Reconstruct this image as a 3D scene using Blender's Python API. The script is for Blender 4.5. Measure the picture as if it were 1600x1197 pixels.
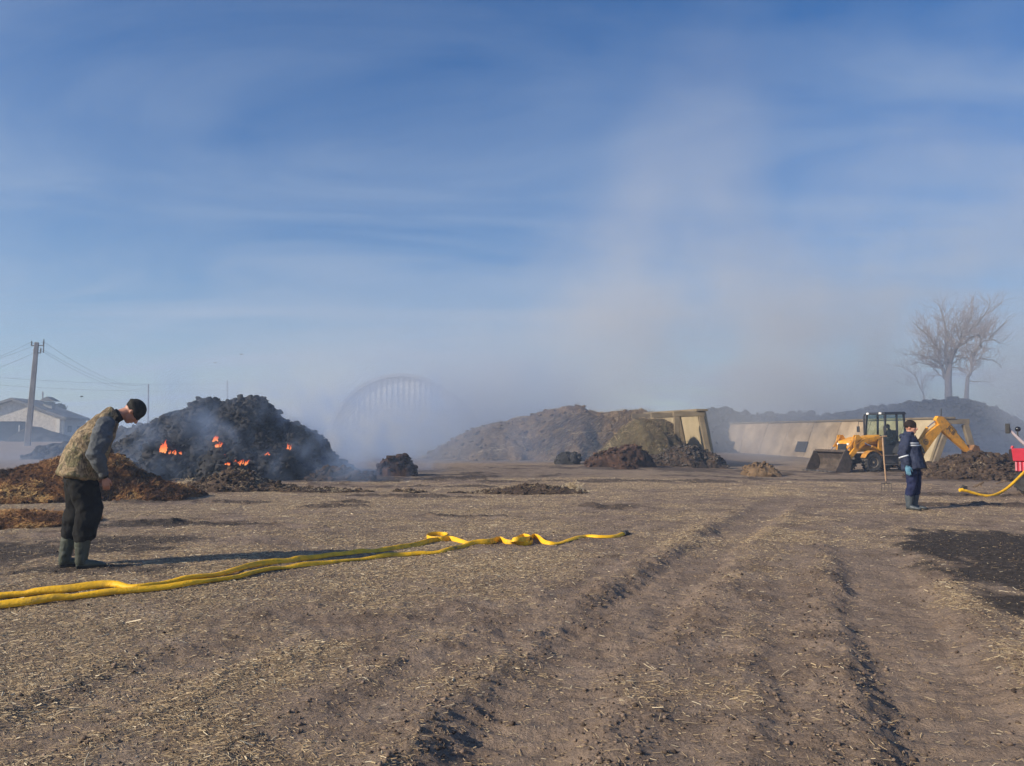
import bpy, math, random
import numpy as np
from mathutils import Vector, Matrix
from mathutils.bvhtree import BVHTree

for _o in list(bpy.data.objects):
    bpy.data.objects.remove(_o, do_unlink=True)
SC = bpy.context.scene
COL = SC.collection
R = math.radians
random.seed(7)
RNG = np.random.RandomState(11)

# ------------------------------------------------------------------ camera, sky, sun, exposure
CAM_H = 1.5
FPX = 1200.0                      # focal length in photo pixels (photo 1600 wide)
PITCH = math.atan(78.5 / FPX)
camd = bpy.data.cameras.new('camera')
cam = bpy.data.objects.new('camera', camd)
COL.objects.link(cam)
cam.location = (0, 0, CAM_H)
cam.rotation_euler = (R(90) + PITCH, 0, 0)
camd.sensor_width = 36.0
camd.lens = 36.0 * FPX / 1600.0
camd.clip_start = 0.05
camd.clip_end = 6000
SC.camera = cam

SUN_EL = R(27)
SUN_DIR = Vector((-0.90, -0.43, 0)).normalized() * math.cos(SUN_EL) + Vector((0, 0, math.sin(SUN_EL)))   # towards the sun
sd = bpy.data.lights.new('sun', 'SUN')
sun = bpy.data.objects.new('sun', sd)
COL.objects.link(sun)
sd.energy = 5.0
sd.angle = R(0.6)
sd.color = (1.0, 0.87, 0.69)
sun.rotation_euler = SUN_DIR.to_track_quat('Z', 'Y').to_euler()
sun.location = (-20, -10, 30)

world = bpy.data.worlds.new('World')
SC.world = world
world.use_nodes = True
wn, wl = world.node_tree.nodes, world.node_tree.links
for n in list(wn):
    wn.remove(n)
w_out = wn.new('ShaderNodeOutputWorld')
w_bg = wn.new('ShaderNodeBackground')
w_bg.inputs['Strength'].default_value = 0.091
sky = wn.new('ShaderNodeTexSky')
sky.sky_type = 'NISHITA'
sky.sun_disc = False
sky.sun_elevation = SUN_EL
sky.sun_rotation = math.atan2(SUN_DIR.x, SUN_DIR.y)
sky.altitude = 150
sky.air_density = 1.0
sky.dust_density = 0.6
sky.ozone_density = 2.2
w_hsv = wn.new('ShaderNodeHueSaturation')
w_hsv.inputs['Saturation'].default_value = 1.44
w_hsv.inputs['Hue'].default_value = 0.510
wl.new(sky.outputs[0], w_hsv.inputs['Color'])
w_tc = wn.new('ShaderNodeTexCoord')
w_sep = wn.new('ShaderNodeSeparateXYZ')
wl.new(w_tc.outputs['Generated'], w_sep.inputs[0])


def wmath(op, a, b=None):
    n = wn.new('ShaderNodeMath')
    n.operation = op
    for i, v in enumerate((a, b)):
        if v is None:
            continue
        if isinstance(v, (int, float)):
            n.inputs[i].default_value = v
        else:
            wl.new(v, n.inputs[i])
    return n.outputs[0]


# cirrus: direction projected on a high plane, stretched noise, warped by a second noise
zc = wmath('MAXIMUM', w_sep.outputs['Z'], 0.0)
den = wmath('ADD', zc, 0.10)
w_cx = wmath('DIVIDE', w_sep.outputs['X'], den)
w_cy = wmath('DIVIDE', w_sep.outputs['Y'], den)
w_cmb = wn.new('ShaderNodeCombineXYZ')
wl.new(w_cx, w_cmb.inputs['X'])
wl.new(w_cy, w_cmb.inputs['Y'])
w_map = wn.new('ShaderNodeMapping')
w_map.inputs['Rotation'].default_value = (0, 0, R(-34))
w_map.inputs['Scale'].default_value = (0.46, 1.15, 1)
w_map.inputs['Location'].default_value = (3.1, 1.7, 0)
wl.new(w_cmb.outputs[0], w_map.inputs[0])
n1 = wn.new('ShaderNodeTexNoise')
n1.inputs['Scale'].default_value = 1.0
n1.inputs['Detail'].default_value = 8
n1.inputs['Roughness'].default_value = 0.56
n1.inputs['Distortion'].default_value = 1.5
wl.new(w_map.outputs[0], n1.inputs['Vector'])
w_rmp = wn.new('ShaderNodeValToRGB')
w_rmp.color_ramp.elements[0].position = 0.36
w_rmp.color_ramp.elements[1].position = 0.74
wl.new(n1.outputs['Fac'], w_rmp.inputs[0])
# cloud veil is thicker low down
low = wmath('SUBTRACT', 1.0, wmath('MULTIPLY', zc, 1.25))
cov = wmath('MULTIPLY', w_rmp.outputs[0], wmath('MAXIMUM', low, 0.25))
cov = wmath('MULTIPLY', cov, 0.78)
lowv = wmath('MULTIPLY', wmath('POWER', 2.7183, wmath('MULTIPLY', zc, -7.0)), 0.45)
cov = wmath('MINIMUM', wmath('ADD', cov, lowv), 0.9)
w_mix = wn.new('ShaderNodeMixRGB')
w_mix.inputs[2].default_value = (3.7, 4.4, 5.5, 1)
wl.new(cov, w_mix.inputs[0])
wl.new(w_hsv.outputs[0], w_mix.inputs[1])
wl.new(w_mix.outputs[0], w_bg.inputs['Color'])
wl.new(w_bg.outputs[0], w_out.inputs['Surface'])
try:
    world.cycles.sampling_method = 'MANUAL'
    world.cycles.sample_map_resolution = 256
except Exception:
    pass

SC.view_settings.view_transform = 'Standard'
SC.view_settings.look = 'None'
SC.view_settings.exposure = 0.4
SC.view_settings.gamma = 1.0
SC.view_settings.use_curve_mapping = False
cy = SC.cycles
cy.use_denoising = True
cy.use_adaptive_sampling = True
cy.adaptive_threshold = 0.02
cy.max_bounces = 6
cy.diffuse_bounces = 2
cy.glossy_bounces = 2
cy.transmission_bounces = 4
cy.transparent_max_bounces = 12
cy.volume_bounces = 1
cy.volume_step_rate = 2.0
cy.volume_max_steps = 96
cy.caustics_reflective = False
cy.caustics_refractive = False


# ------------------------------------------------------------------ pixel -> world
def ray(px, py):
    a = (px - 800) / FPX
    b = (598.5 - py) / FPX
    c, s = math.cos(PITCH), math.sin(PITCH)
    return Vector((a, c - b * s, s + b * c))


def at(px, py, Y):
    d = ray(px, py)
    return Vector((0, 0, CAM_H)) + d * (Y / d.y)


# ------------------------------------------------------------------ numpy noise
def _h(ix, iy, iz, seed):
    with np.errstate(over='ignore'):
        h = (ix.astype(np.int64) * 374761393 + iy.astype(np.int64) * 668265263 + iz.astype(np.int64) * 2147483647 + seed * 974634777) & 0xFFFFFFFF
        h = ((h ^ (h >> 13)) * 1274126177) & 0xFFFFFFFF
        h = ((h ^ (h >> 16)) * 2246822519) & 0xFFFFFFFF
        h = h ^ (h >> 15)
    return (h & 0xFFFFFF) / float(0x1000000)


def vn2(x, y, seed=0):
    ix, iy = np.floor(x), np.floor(y)
    fx, fy = x - ix, y - iy
    fx = fx * fx * fx * (fx * (fx * 6 - 15) + 10)
    fy = fy * fy * fy * (fy * (fy * 6 - 15) + 10)
    ix = ix.astype(np.int64)
    iy = iy.astype(np.int64)
    z = np.zeros_like(ix)
    a = _h(ix, iy, z, seed)
    b = _h(ix + 1, iy, z, seed)
    c = _h(ix, iy + 1, z, seed)
    d = _h(ix + 1, iy + 1, z, seed)
    return (a * (1 - fx) + b * fx) * (1 - fy) + (c * (1 - fx) + d * fx) * fy - 0.5


def fbm2(x, y, oct=4, seed=0, gain=0.5, lac=2.03):
    s = 0
    amp = 1.0
    for k in range(oct):
        ca, sa = math.cos(k * 1.1 + .3), math.sin(k * 1.1 + .3)
        f = lac ** k
        s = s + amp * vn2((x * ca - y * sa) * f + 17.3 * k, (x * sa + y * ca) * f - 9.1 * k, seed + k * 31)
        amp *= gain
    return s


def vn3(p, seed=0):
    i = np.floor(p)
    f = p - i
    f = f * f * (3 - 2 * f)
    i = i.astype(np.int64)
    r = 0
    for dx in (0, 1):
        for dy in (0, 1):
            for dz in (0, 1):
                w = (f[:, 0] if dx else 1 - f[:, 0]) * (f[:, 1] if dy else 1 - f[:, 1]) * (f[:, 2] if dz else 1 - f[:, 2])
                r = r + w * _h(i[:, 0] + dx, i[:, 1] + dy, i[:, 2] + dz, seed)
    return r - 0.5


def fbm3(p, oct=3, seed=0, gain=0.5):
    s = 0
    a = 1.0
    for k in range(oct):
        s = s + a * vn3(p * (2.07 ** k) + 5.7 * k, seed + 13 * k)
        a *= gain
    return s


def worley3(p, seed=0):
    i = np.floor(p).astype(np.int64)
    best = np.full(len(p), 9.0)
    for dx in (-1, 0, 1):
        for dy in (-1, 0, 1):
            for dz in (-1, 0, 1):
                c = i + np.array([dx, dy, dz])
                q = np.stack([c[:, 0] + _h(c[:, 0], c[:, 1], c[:, 2], seed), c[:, 1] + _h(c[:, 0], c[:, 1], c[:, 2], seed + 7),
                              c[:, 2] + _h(c[:, 0], c[:, 1], c[:, 2], seed + 19)], 1)
                d = ((p - q) ** 2).sum(1)
                best = np.minimum(best, d)
    return np.sqrt(best)


def sstep(a, b, x):
    t = np.clip((x - a) / (b - a), 0, 1)
    return t * t * (3 - 2 * t)


# ------------------------------------------------------------------ terrain
def z_base(x, y):
    """large, gentle relief"""
    z = 0.10 * sstep(-1.0, -3.5, x) * sstep(5.0, 7.5, y) * sstep(22, 13, y)
    z = z - 0.24 * sstep(5, 11, x) * sstep(22, 31, y) * sstep(60, 44, y)
    z = z + 0.35 * sstep(-15, -40, x) * sstep(45, 75, y)
    z = z + 0.05 * fbm2(x * 0.22, y * 0.22, 3, 3) * sstep(3, 9, y)
    return z


def g0(px, py, z=0.0):
    d = ray(px, py)
    t = (z - CAM_H) / d.z
    return (d.x * t, d.y * t)


def polydist(x, y, pts):
    """distance, signed side (+ = right of travel direction) and fraction along"""
    best = np.full(x.shape, 1e9)
    side = np.zeros(x.shape)
    frac = np.zeros(x.shape)
    n = len(pts) - 1
    for k in range(n):
        ax, ay = pts[k]
        bx, by = pts[k + 1]
        dx, dy = bx - ax, by - ay
        L2 = dx * dx + dy * dy
        t = np.clip(((x - ax) * dx + (y - ay) * dy) / L2, 0, 1)
        ex, ey = x - ax - t * dx, y - ay - t * dy
        d = np.hypot(ex, ey)
        s = np.sign(ex * dy - ey * dx)
        m = d < best
        best = np.where(m, d, best)
        side = np.where(m, s, side)
        frac = np.where(m, (k + t) / n, frac)
    return best, side, frac


# tyre ruts, traced far -> near is not needed: near -> far. (points in photo pixels, depth, half width, berm height)
RUTS = [
    ([(720, 1330), (830, 1120), (905, 1030), (985, 965), (1060, 900), (1120, 850), (1190, 800), (1260, 770)], 0.075, 0.26, 0.034),
    ([(1030, 1330), (1050, 1100), (1070, 980), (1110, 890), (1160, 830), (1230, 785)], 0.014, 0.20, 0.010),
    ([(1570, 1330), (1500, 1140), (1440, 1030), (1400, 960), (1370, 900), (1350, 850), (1345, 800)], 0.08, 0.30, 0.04),
    ([(1290, 1330), (1270, 1140), (1250, 1000), (1245, 900), (1260, 820)], 0.018, 0.16, 0.012),
    ([(-150, 1230), (20, 1160), (120, 1110), (220, 1065), (330, 1030), (460, 990)], 0.03, 0.22, 0.016),
    ([(250, 1330), (480, 1180), (650, 1075), (820, 985), (930, 925), (1050, 840)], 0.018, 0.20, 0.012),
]
RUTS = [([g0(*p) for p in pts], a, b, c) for pts, a, b, c in RUTS]


def stain(x, y, blobs, wob=0.5, seed=5):
    """soft union of ellipses given as (px, py, rx metres, ry metres)"""
    m = np.zeros(x.shape)
    w = fbm2(x * 0.9, y * 0.9, 4, seed) * wob * 2 + fbm2(x * 5.3, y * 5.3, 4, seed + 3) * 0.45
    for (px, py, rx, ry) in blobs:
        cx, cy_ = g0(px, py)
        d = np.hypot((x - cx) / rx, (y - cy_) / ry) + w
        m = np.maximum(m, 1 - sstep(0.68, 1.16, d))
    return m


BURN = [(1590, 850, 1.5, 1.6), (1560, 905, 0.75, 1.3), (1640, 900, 1.3, 1.8), (1600, 945, 0.55, .55), (1510, 860, 0.7, 0.6), (1470, 865, .4, .4)]
ASHL = [(40, 880, 1.6, 0.9), (-60, 890, 1.6, 1.4), (190, 858, 1.5, 0.5), (90, 908, 1.1, 0.35), (230, 832, 1.5, 0.4)]
PATCH = [(500, 797, 0.9, 0.35), (680, 776, 1.2, 0.45), (830, 752, 1.8, 0.8), (1010, 752, 3.0, 0.8), (330, 787, 2.2, 0.6), (660, 760, 2.0, 0.5),
         (240, 828, 1.6, 0.25), (420, 832, 1.2, .25), (760, 808, 0.7, 0.16), (975, 792, .5, .6), (1480, 775, 2, .5), (1560, 790, 2, .35), (1290, 745, 4, 1.2), (1060, 730, 7, 2.5), (560, 745, 5, 2.5), (1400, 745, 5, 1.5),
         (250, 760, 2.5, 2.0)]


def ruts(x, y):
    z = np.zeros(x.shape)
    rough = np.zeros(x.shape)
    rut = np.zeros(x.shape)
    near = (y < 27) & (np.abs(x) < 14) & (y > 0.8)
    xs, ys = x[near], y[near]
    zz = np.zeros(xs.shape)
    rr = np.zeros(xs.shape)
    ru = np.zeros(xs.shape)
    for k, (pts, dep, hw, berm) in enumerate(RUTS):
        wx = xs + 0.10 * fbm2(xs * 1.7, ys * 1.7, 3, 40 + k)
        wy = ys + 0.10 * fbm2(xs * 1.7, ys * 1.7, 3, 60 + k)
        d, s, fr = polydist(wx, wy, pts)
        fade = sstep(1.0, 0.75, fr) * (0.75 + 0.7 * fbm2(xs * 0.8, ys * 0.8, 2, 90 + k))
        u = d / (hw * 1.45)
        dip = -dep * (1 - sstep(0.55, 1.15, u))
        bm = berm * np.exp(-((u - 1.45) / 0.38) ** 2)
        zz += (dip + bm) * fade
        rr = np.maximum(rr, np.exp(-((u - 1.2) / 0.5) ** 2) * np.clip(fade, 0, 1) * min(1, dep / 0.06))
        ru = np.maximum(ru, (1 - sstep(0.8, 1.3, u)) * np.clip(fade, 0, 1) * min(1, dep / 0.05))
    z[near] = zz
    rough[near] = rr
    rut[near] = ru
    return z, rough, rut


def ground_fields(x, y):
    z = z_base(x, y)
    zr, rough, rut = ruts(x, y)
    z = z + zr
    burn = stain(x, y, BURN, 0.35, 5)
    ash = stain(x, y, ASHL, 0.5, 6)
    pat = stain(x, y, PATCH, 0.75, 7)
    big = fbm2(x * 0.35, y * 0.35, 4, 77)
    med = fbm2(x * 1.3, y * 1.3, 4, 78)
    # bare trampled dirt lane up the middle, straw litter left and right
    cx = np.interp(y, [2, 4, 6, 9, 13, 20, 30], [1.4, 1.6, 2.4, 3.4, 5.0, 8.0, 12.0])
    lane = np.exp(-((x - cx) / (1.7 + 0.08 * y)) ** 2) * sstep(30, 14, y)
    lane2 = np.exp(-((x + 1.2) / 1.3) ** 2) * sstep(6.5, 4.0, y)
    straw = np.clip(0.72 + 0.9 * big + 0.9 * med - 0.50 * lane - 0.35 * lane2 - 0.6 * rut + 0.22 * rough, 0, 1)
    straw = straw * (1 - 0.85 * burn) * (1 - 0.7 * ash) * (1 - 0.75 * pat)
    detail = sstep(45, 18, y)
    r2 = 0.008 + 0.011 * rough + 0.010 * np.clip(-big * 2, 0, 1) + 0.02 * pat * detail
    z = z + r2 * fbm2(x * 3.1, y * 3.1, 3, 101) * 1.6
    z = z + r2 * fbm2(x * 11.0, y * 11.0, 4, 102, 0.55) * 0.9 * detail
    # tread marks across the ruts
    z = z + rut * 0.012 * np.sin((y * 1.0 + 0.3 * x) * 30 + 5 * med) * sstep(12, 6, y)
    lump = np.clip(vn2(x * 8.3, y * 8.3, 55) * 2 - 0.35, 0, 1) * (0.010 + 0.024 * rough + 0.03 * pat)
    z = z + lump * detail
    z = z + pat * 0.05 * detail * np.clip(fbm2(x * 2.2, y * 2.2, 4, 71) + 0.2, 0, 1)
    return z, dict(straw=straw, burn=np.clip(burn + 0.85 * ash, 0, 1), patch=pat, rut=rut, rough=rough, lane=np.clip(lane + lane2, 0, 1))


def gz(x, y):
    z, _ = ground_fields(np.array([float(x)]), np.array([float(y)]))
    return float(z[0])


def gb(x, y):
    """ground height without the small relief"""
    xa, ya = np.array([float(x)]), np.array([float(y)])
    return float(z_base(xa, ya)[0] + ruts(xa, ya)[0][0])


def gp(px, py, lift=0.0):
    """point on the ground under a photo pixel"""
    z = 0.0
    for _ in range(6):
        x, y = g0(px, py, z)
        z = gb(x, y)
    return Vector((x, y, gz(x, y) + lift))


# ------------------------------------------------------------------ mesh + material helpers
def link(o, parent=None):
    COL.objects.link(o)
    if parent is not None:
        o.parent = parent
    return o


def tag(o, label=None, cat=None, group=None, kind=None):
    if label:
        o['label'] = label
    if cat:
        o['category'] = cat
    if group:
        o['group'] = group
    if kind:
        o['kind'] = kind
    return o


def empty(name, loc, label=None, cat=None, group=None, rz=0.0, scale=1.0):
    o = bpy.data.objects.new(name, None)
    o.empty_display_size = 0.2
    o.location = loc
    o.rotation_euler = (0, 0, rz)
    o.scale = (scale,) * 3
    COL.objects.link(o)
    return tag(o, label, cat, group)


def np_mesh(name, V, F, smooth=True):
    """V (n,3) array, F (m,k) int array"""
    me = bpy.data.meshes.new(name)
    V = np.asarray(V, dtype=np.float32)
    F = np.asarray(F, dtype=np.int32)
    k = F.shape[1]
    me.vertices.add(len(V))
    me.vertices.foreach_set('co', V.ravel())
    me.loops.add(F.size)
    me.loops.foreach_set('vertex_index', F.ravel())
    me.polygons.add(len(F))
    me.polygons.foreach_set('loop_start', np.arange(0, F.size, k, dtype=np.int32))
    me.polygons.foreach_set('loop_total', np.full(len(F), k, dtype=np.int32))
    if smooth:
        me.polygons.foreach_set('use_smooth', np.ones(len(F), dtype=bool))
    me.update(calc_edges=True)
    me.validate()
    return me


def fattr(me, name, arr, domain='POINT'):
    a = me.attributes.new(name, 'FLOAT', domain)
    a.data.foreach_set('value', np.asarray(arr, dtype=np.float32).ravel())


class MB:
    def __init__(self):
        self.v, self.f = [], []

    def add(self, vs, fs):
        o = len(self.v)
        self.v += [tuple(p) for p in vs]
        self.f += [tuple(i + o for i in f) for f in fs]
        return self

    def box(self, c, s, rot=None, taper=1.0):
        hx, hy, hz = s[0] / 2, s[1] / 2, s[2] / 2
        vs = []
        for z, t in ((-hz, 1.0), (hz, taper)):
            vs += [Vector((-hx * t, -hy * t, z)), Vector((hx * t, -hy * t, z)), Vector((hx * t, hy * t, z)), Vector((-hx * t, hy * t, z))]
        if rot is not None:
            vs = [rot @ p for p in vs]
        vs = [p + Vector(c) for p in vs]
        return self.add(vs, [(3, 2, 1, 0), (4, 5, 6, 7), (0, 1, 5, 4), (1, 2, 6, 5), (2, 3, 7, 6), (3, 0, 4, 7)])

    def hexa(self, pts):
        """8 points: bottom loop then top loop"""
        return self.add(pts, [(3, 2, 1, 0), (4, 5, 6, 7), (0, 1, 5, 4), (1, 2, 6, 5), (2, 3, 7, 6), (3, 0, 4, 7)])

    def prism(self, poly, y0, y1):
        """polygon in x,z extruded along y"""
        n = len(poly)
        vs = [(p[0], y0, p[1]) for p in poly] + [(p[0], y1, p[1]) for p in poly]
        fs = [tuple(range(n)), tuple(range(2 * n - 1, n - 1, -1))]
        fs += [(i, i + n, (i + 1) % n + n, (i + 1) % n) for i in range(n)]
        return self.add(vs, fs)

    def tube(self, pts, rad, n=8, side=None, cap=True):
        """loft; rad = number, or per point number or (a, b) with a along side vector"""
        pts = [Vector(p) for p in pts]
        m = len(pts)
        if not isinstance(rad, (list, tuple)):
            rad = [rad] * m
        rad = [r if isinstance(r, (list, tuple)) else (r, r) for r in rad]
        vs = []
        prev = None
        for i, p in enumerate(pts):
            t = (pts[min(i + 1, m - 1)] - pts[max(i - 1, 0)])
            t = t.normalized() if t.length > 1e-9 else Vector((0, 0, 1))
            if side is not None:
                s = Vector(side[i]) if isinstance(side, list) else Vector(side)
            else:
                s = prev if prev is not None else (Vector((0, 0, 1)) if abs(t.z) < 0.9 else Vector((1, 0, 0)))
            s = (s - t * s.dot(t))
            s = s.normalized() if s.length > 1e-6 else t.orthogonal().normalized()
            prev = s
            o = t.cross(s)
            a, b = rad[i]
            for k in range(n):
                ph = 2 * math.pi * k / n
                vs.append(p + s * (a * math.cos(ph)) + o * (b * math.sin(ph)))
        fs = []
        for i in range(m - 1):
            for k in range(n):
                k2 = (k + 1) % n
                fs.append((i * n + k, i * n + k2, (i + 1) * n + k2, (i + 1) * n + k))
        if cap:
            fs.append(tuple(range(n - 1, -1, -1)))
            fs.append(tuple((m - 1) * n + k for k in range(n)))
        return self.add(vs, fs)

    def rtube(self, pts, rad, n=12, side=None):
        """tube with rounded ends"""
        pts = [Vector(p) for p in pts]
        rad = [r if isinstance(r, (list, tuple)) else (r, r) for r in (rad if isinstance(rad, (list, tuple)) else [rad] * len(pts))]
        d0 = (pts[0] - pts[1]).normalized()
        d1 = (pts[-1] - pts[-2]).normalized()
        e0, e1 = min(rad[0]), min(rad[-1])
        P, Q = [], []
        for f, g in ((1.0, 0.05), (0.75, 0.62), (0.35, 0.92)):
            P.append(pts[0] + d0 * e0 * f)
            Q.append((rad[0][0] * g, rad[0][1] * g))
        P += pts
        Q += rad
        for f, g in ((0.35, 0.92), (0.75, 0.62), (1.0, 0.05)):
            P.append(pts[-1] + d1 * e1 * f)
            Q.append((rad[-1][0] * g, rad[-1][1] * g))
        if isinstance(side, list):
            side = [side[0]] * 3 + side + [side[-1]] * 3
        return self.tube(P, Q, n, side)

    def ball(self, c, r, n=12, m=8, rot=None):
        r = r if isinstance(r, (list, tuple)) else (r, r, r)
        vs = []
        for i in range(m + 1):
            th = math.pi * i / m
            for k in range(n):
                ph = 2 * math.pi * k / n
                p = Vector((r[0] * math.sin(th) * math.cos(ph), r[1] * math.sin(th) * math.sin(ph), r[2] * math.cos(th)))
                if rot is not None:
                    p = rot @ p
                vs.append(p + Vector(c))
        fs = [(i * n + k, (i + 1) * n + k, (i + 1) * n + (k + 1) % n, i * n + (k + 1) % n) for i in range(m) for k in range(n)]
        return self.add(vs, fs)

    def lathe(self, prof, c, axis='y', n=24):
        """prof: list of (radius, offset along axis); closed surface of revolution"""
        vs = []
        for (r, h) in prof:
            for k in range(n):
                ph = 2 * math.pi * k / n
                a, b = r * math.cos(ph), r * math.sin(ph)
                p = (a, h, b) if axis == 'y' else ((h, a, b) if axis == 'x' else (a, b, h))
                vs.append(Vector(p) + Vector(c))
        m = len(prof)
        fs = [(i * n + k, i * n + (k + 1) % n, (i + 1) * n + (k + 1) % n, (i + 1) * n + k) for i in range(m - 1) for k in range(n)]
        fs.append(tuple(range(n)))
        fs.append(tuple((m - 1) * n + k for k in range(n - 1, -1, -1)))
        return self.add(vs, fs)

    def build(self, name, mat, parent=None, smooth=False, bevel=0.0, loc=None):
        me = bpy.data.meshes.new(name)
        me.from_pydata([tuple(p) for p in self.v], [], self.f)
        if smooth:
            for p in me.polygons:
                p.use_smooth = True
        me.update()
        import bmesh
        bm = bmesh.new()
        bm.from_mesh(me)
        bmesh.ops.recalc_face_normals(bm, faces=bm.faces)
        bm.to_mesh(me)
        bm.free()
        me.materials.append(mat)
        o = bpy.data.objects.new(name, me)
        if loc is not None:
            o.location = loc
        link(o, parent)
        if bevel > 0:
            b = o.modifiers.new('bevel', 'BEVEL')
            b.width = bevel
            b.segments = 2
            b.limit_method = 'ANGLE'
        return o


MATS = {}


def nt(mat):
    mat.use_nodes = True
    return mat.node_tree.nodes, mat.node_tree.links


def pmat(name, c1, c2=None, scale=4.0, rough=0.8, bump=0.2, bscale=None, metal=0.0, detail=5, coords='Object', stretch=None, c3=None, spec=None, dist=0.02, lo=0.35, hi=0.65):
    """noise mix of two or three base colours with a fine bump"""
    if name in MATS:
        return MATS[name]
    m = bpy.data.materials.new(name)
    N, L = nt(m)
    b = N['Principled BSDF']
    tc = N.new('ShaderNodeTexCoord')
    mp = N.new('ShaderNodeMapping')
    L.new(tc.outputs[coords], mp.inputs[0])
    if stretch:
        mp.inputs['Scale'].default_value = stretch
    no = N.new('ShaderNodeTexNoise')
    no.inputs['Scale'].default_value = scale
    no.inputs['Detail'].default_value = detail
    no.inputs['Roughness'].default_value = 0.6
    L.new(mp.outputs[0], no.inputs['Vector'])
    cr = N.new('ShaderNodeValToRGB')
    e = cr.color_ramp.elements
    e[0].position, e[1].position = lo, hi
    e[0].color = (*c1, 1)
    e[1].color = (*(c2 or tuple(min(1, c * 1.25) for c in c1)), 1)
    if c3:
        k = e.new(hi + 0.12)
        k.color = (*c3, 1)
    L.new(no.outputs['Fac'], cr.inputs[0])
    L.new(cr.outputs[0], b.inputs['Base Color'])
    b.inputs['Roughness'].default_value = rough
    b.inputs['Metallic'].default_value = metal
    if spec is None and rough >= 0.75:
        spec = 0.15
    if spec is not None:
        b.inputs['Specular IOR Level'].default_value = spec
    if bump > 0:
        n2 = N.new('ShaderNodeTexNoise')
        n2.inputs['Scale'].default_value = bscale or scale * 4
        n2.inputs['Detail'].default_value = 6
        L.new(mp.outputs[0], n2.inputs['Vector'])
        bp = N.new('ShaderNodeBump')
        bp.inputs['Strength'].default_value = bump
        bp.inputs['Distance'].default_value = dist
        L.new(n2.outputs['Fac'], bp.inputs['Height'])
        L.new(bp.outputs[0], b.inputs['Normal'])
    MATS[name] = m
    return m
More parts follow.
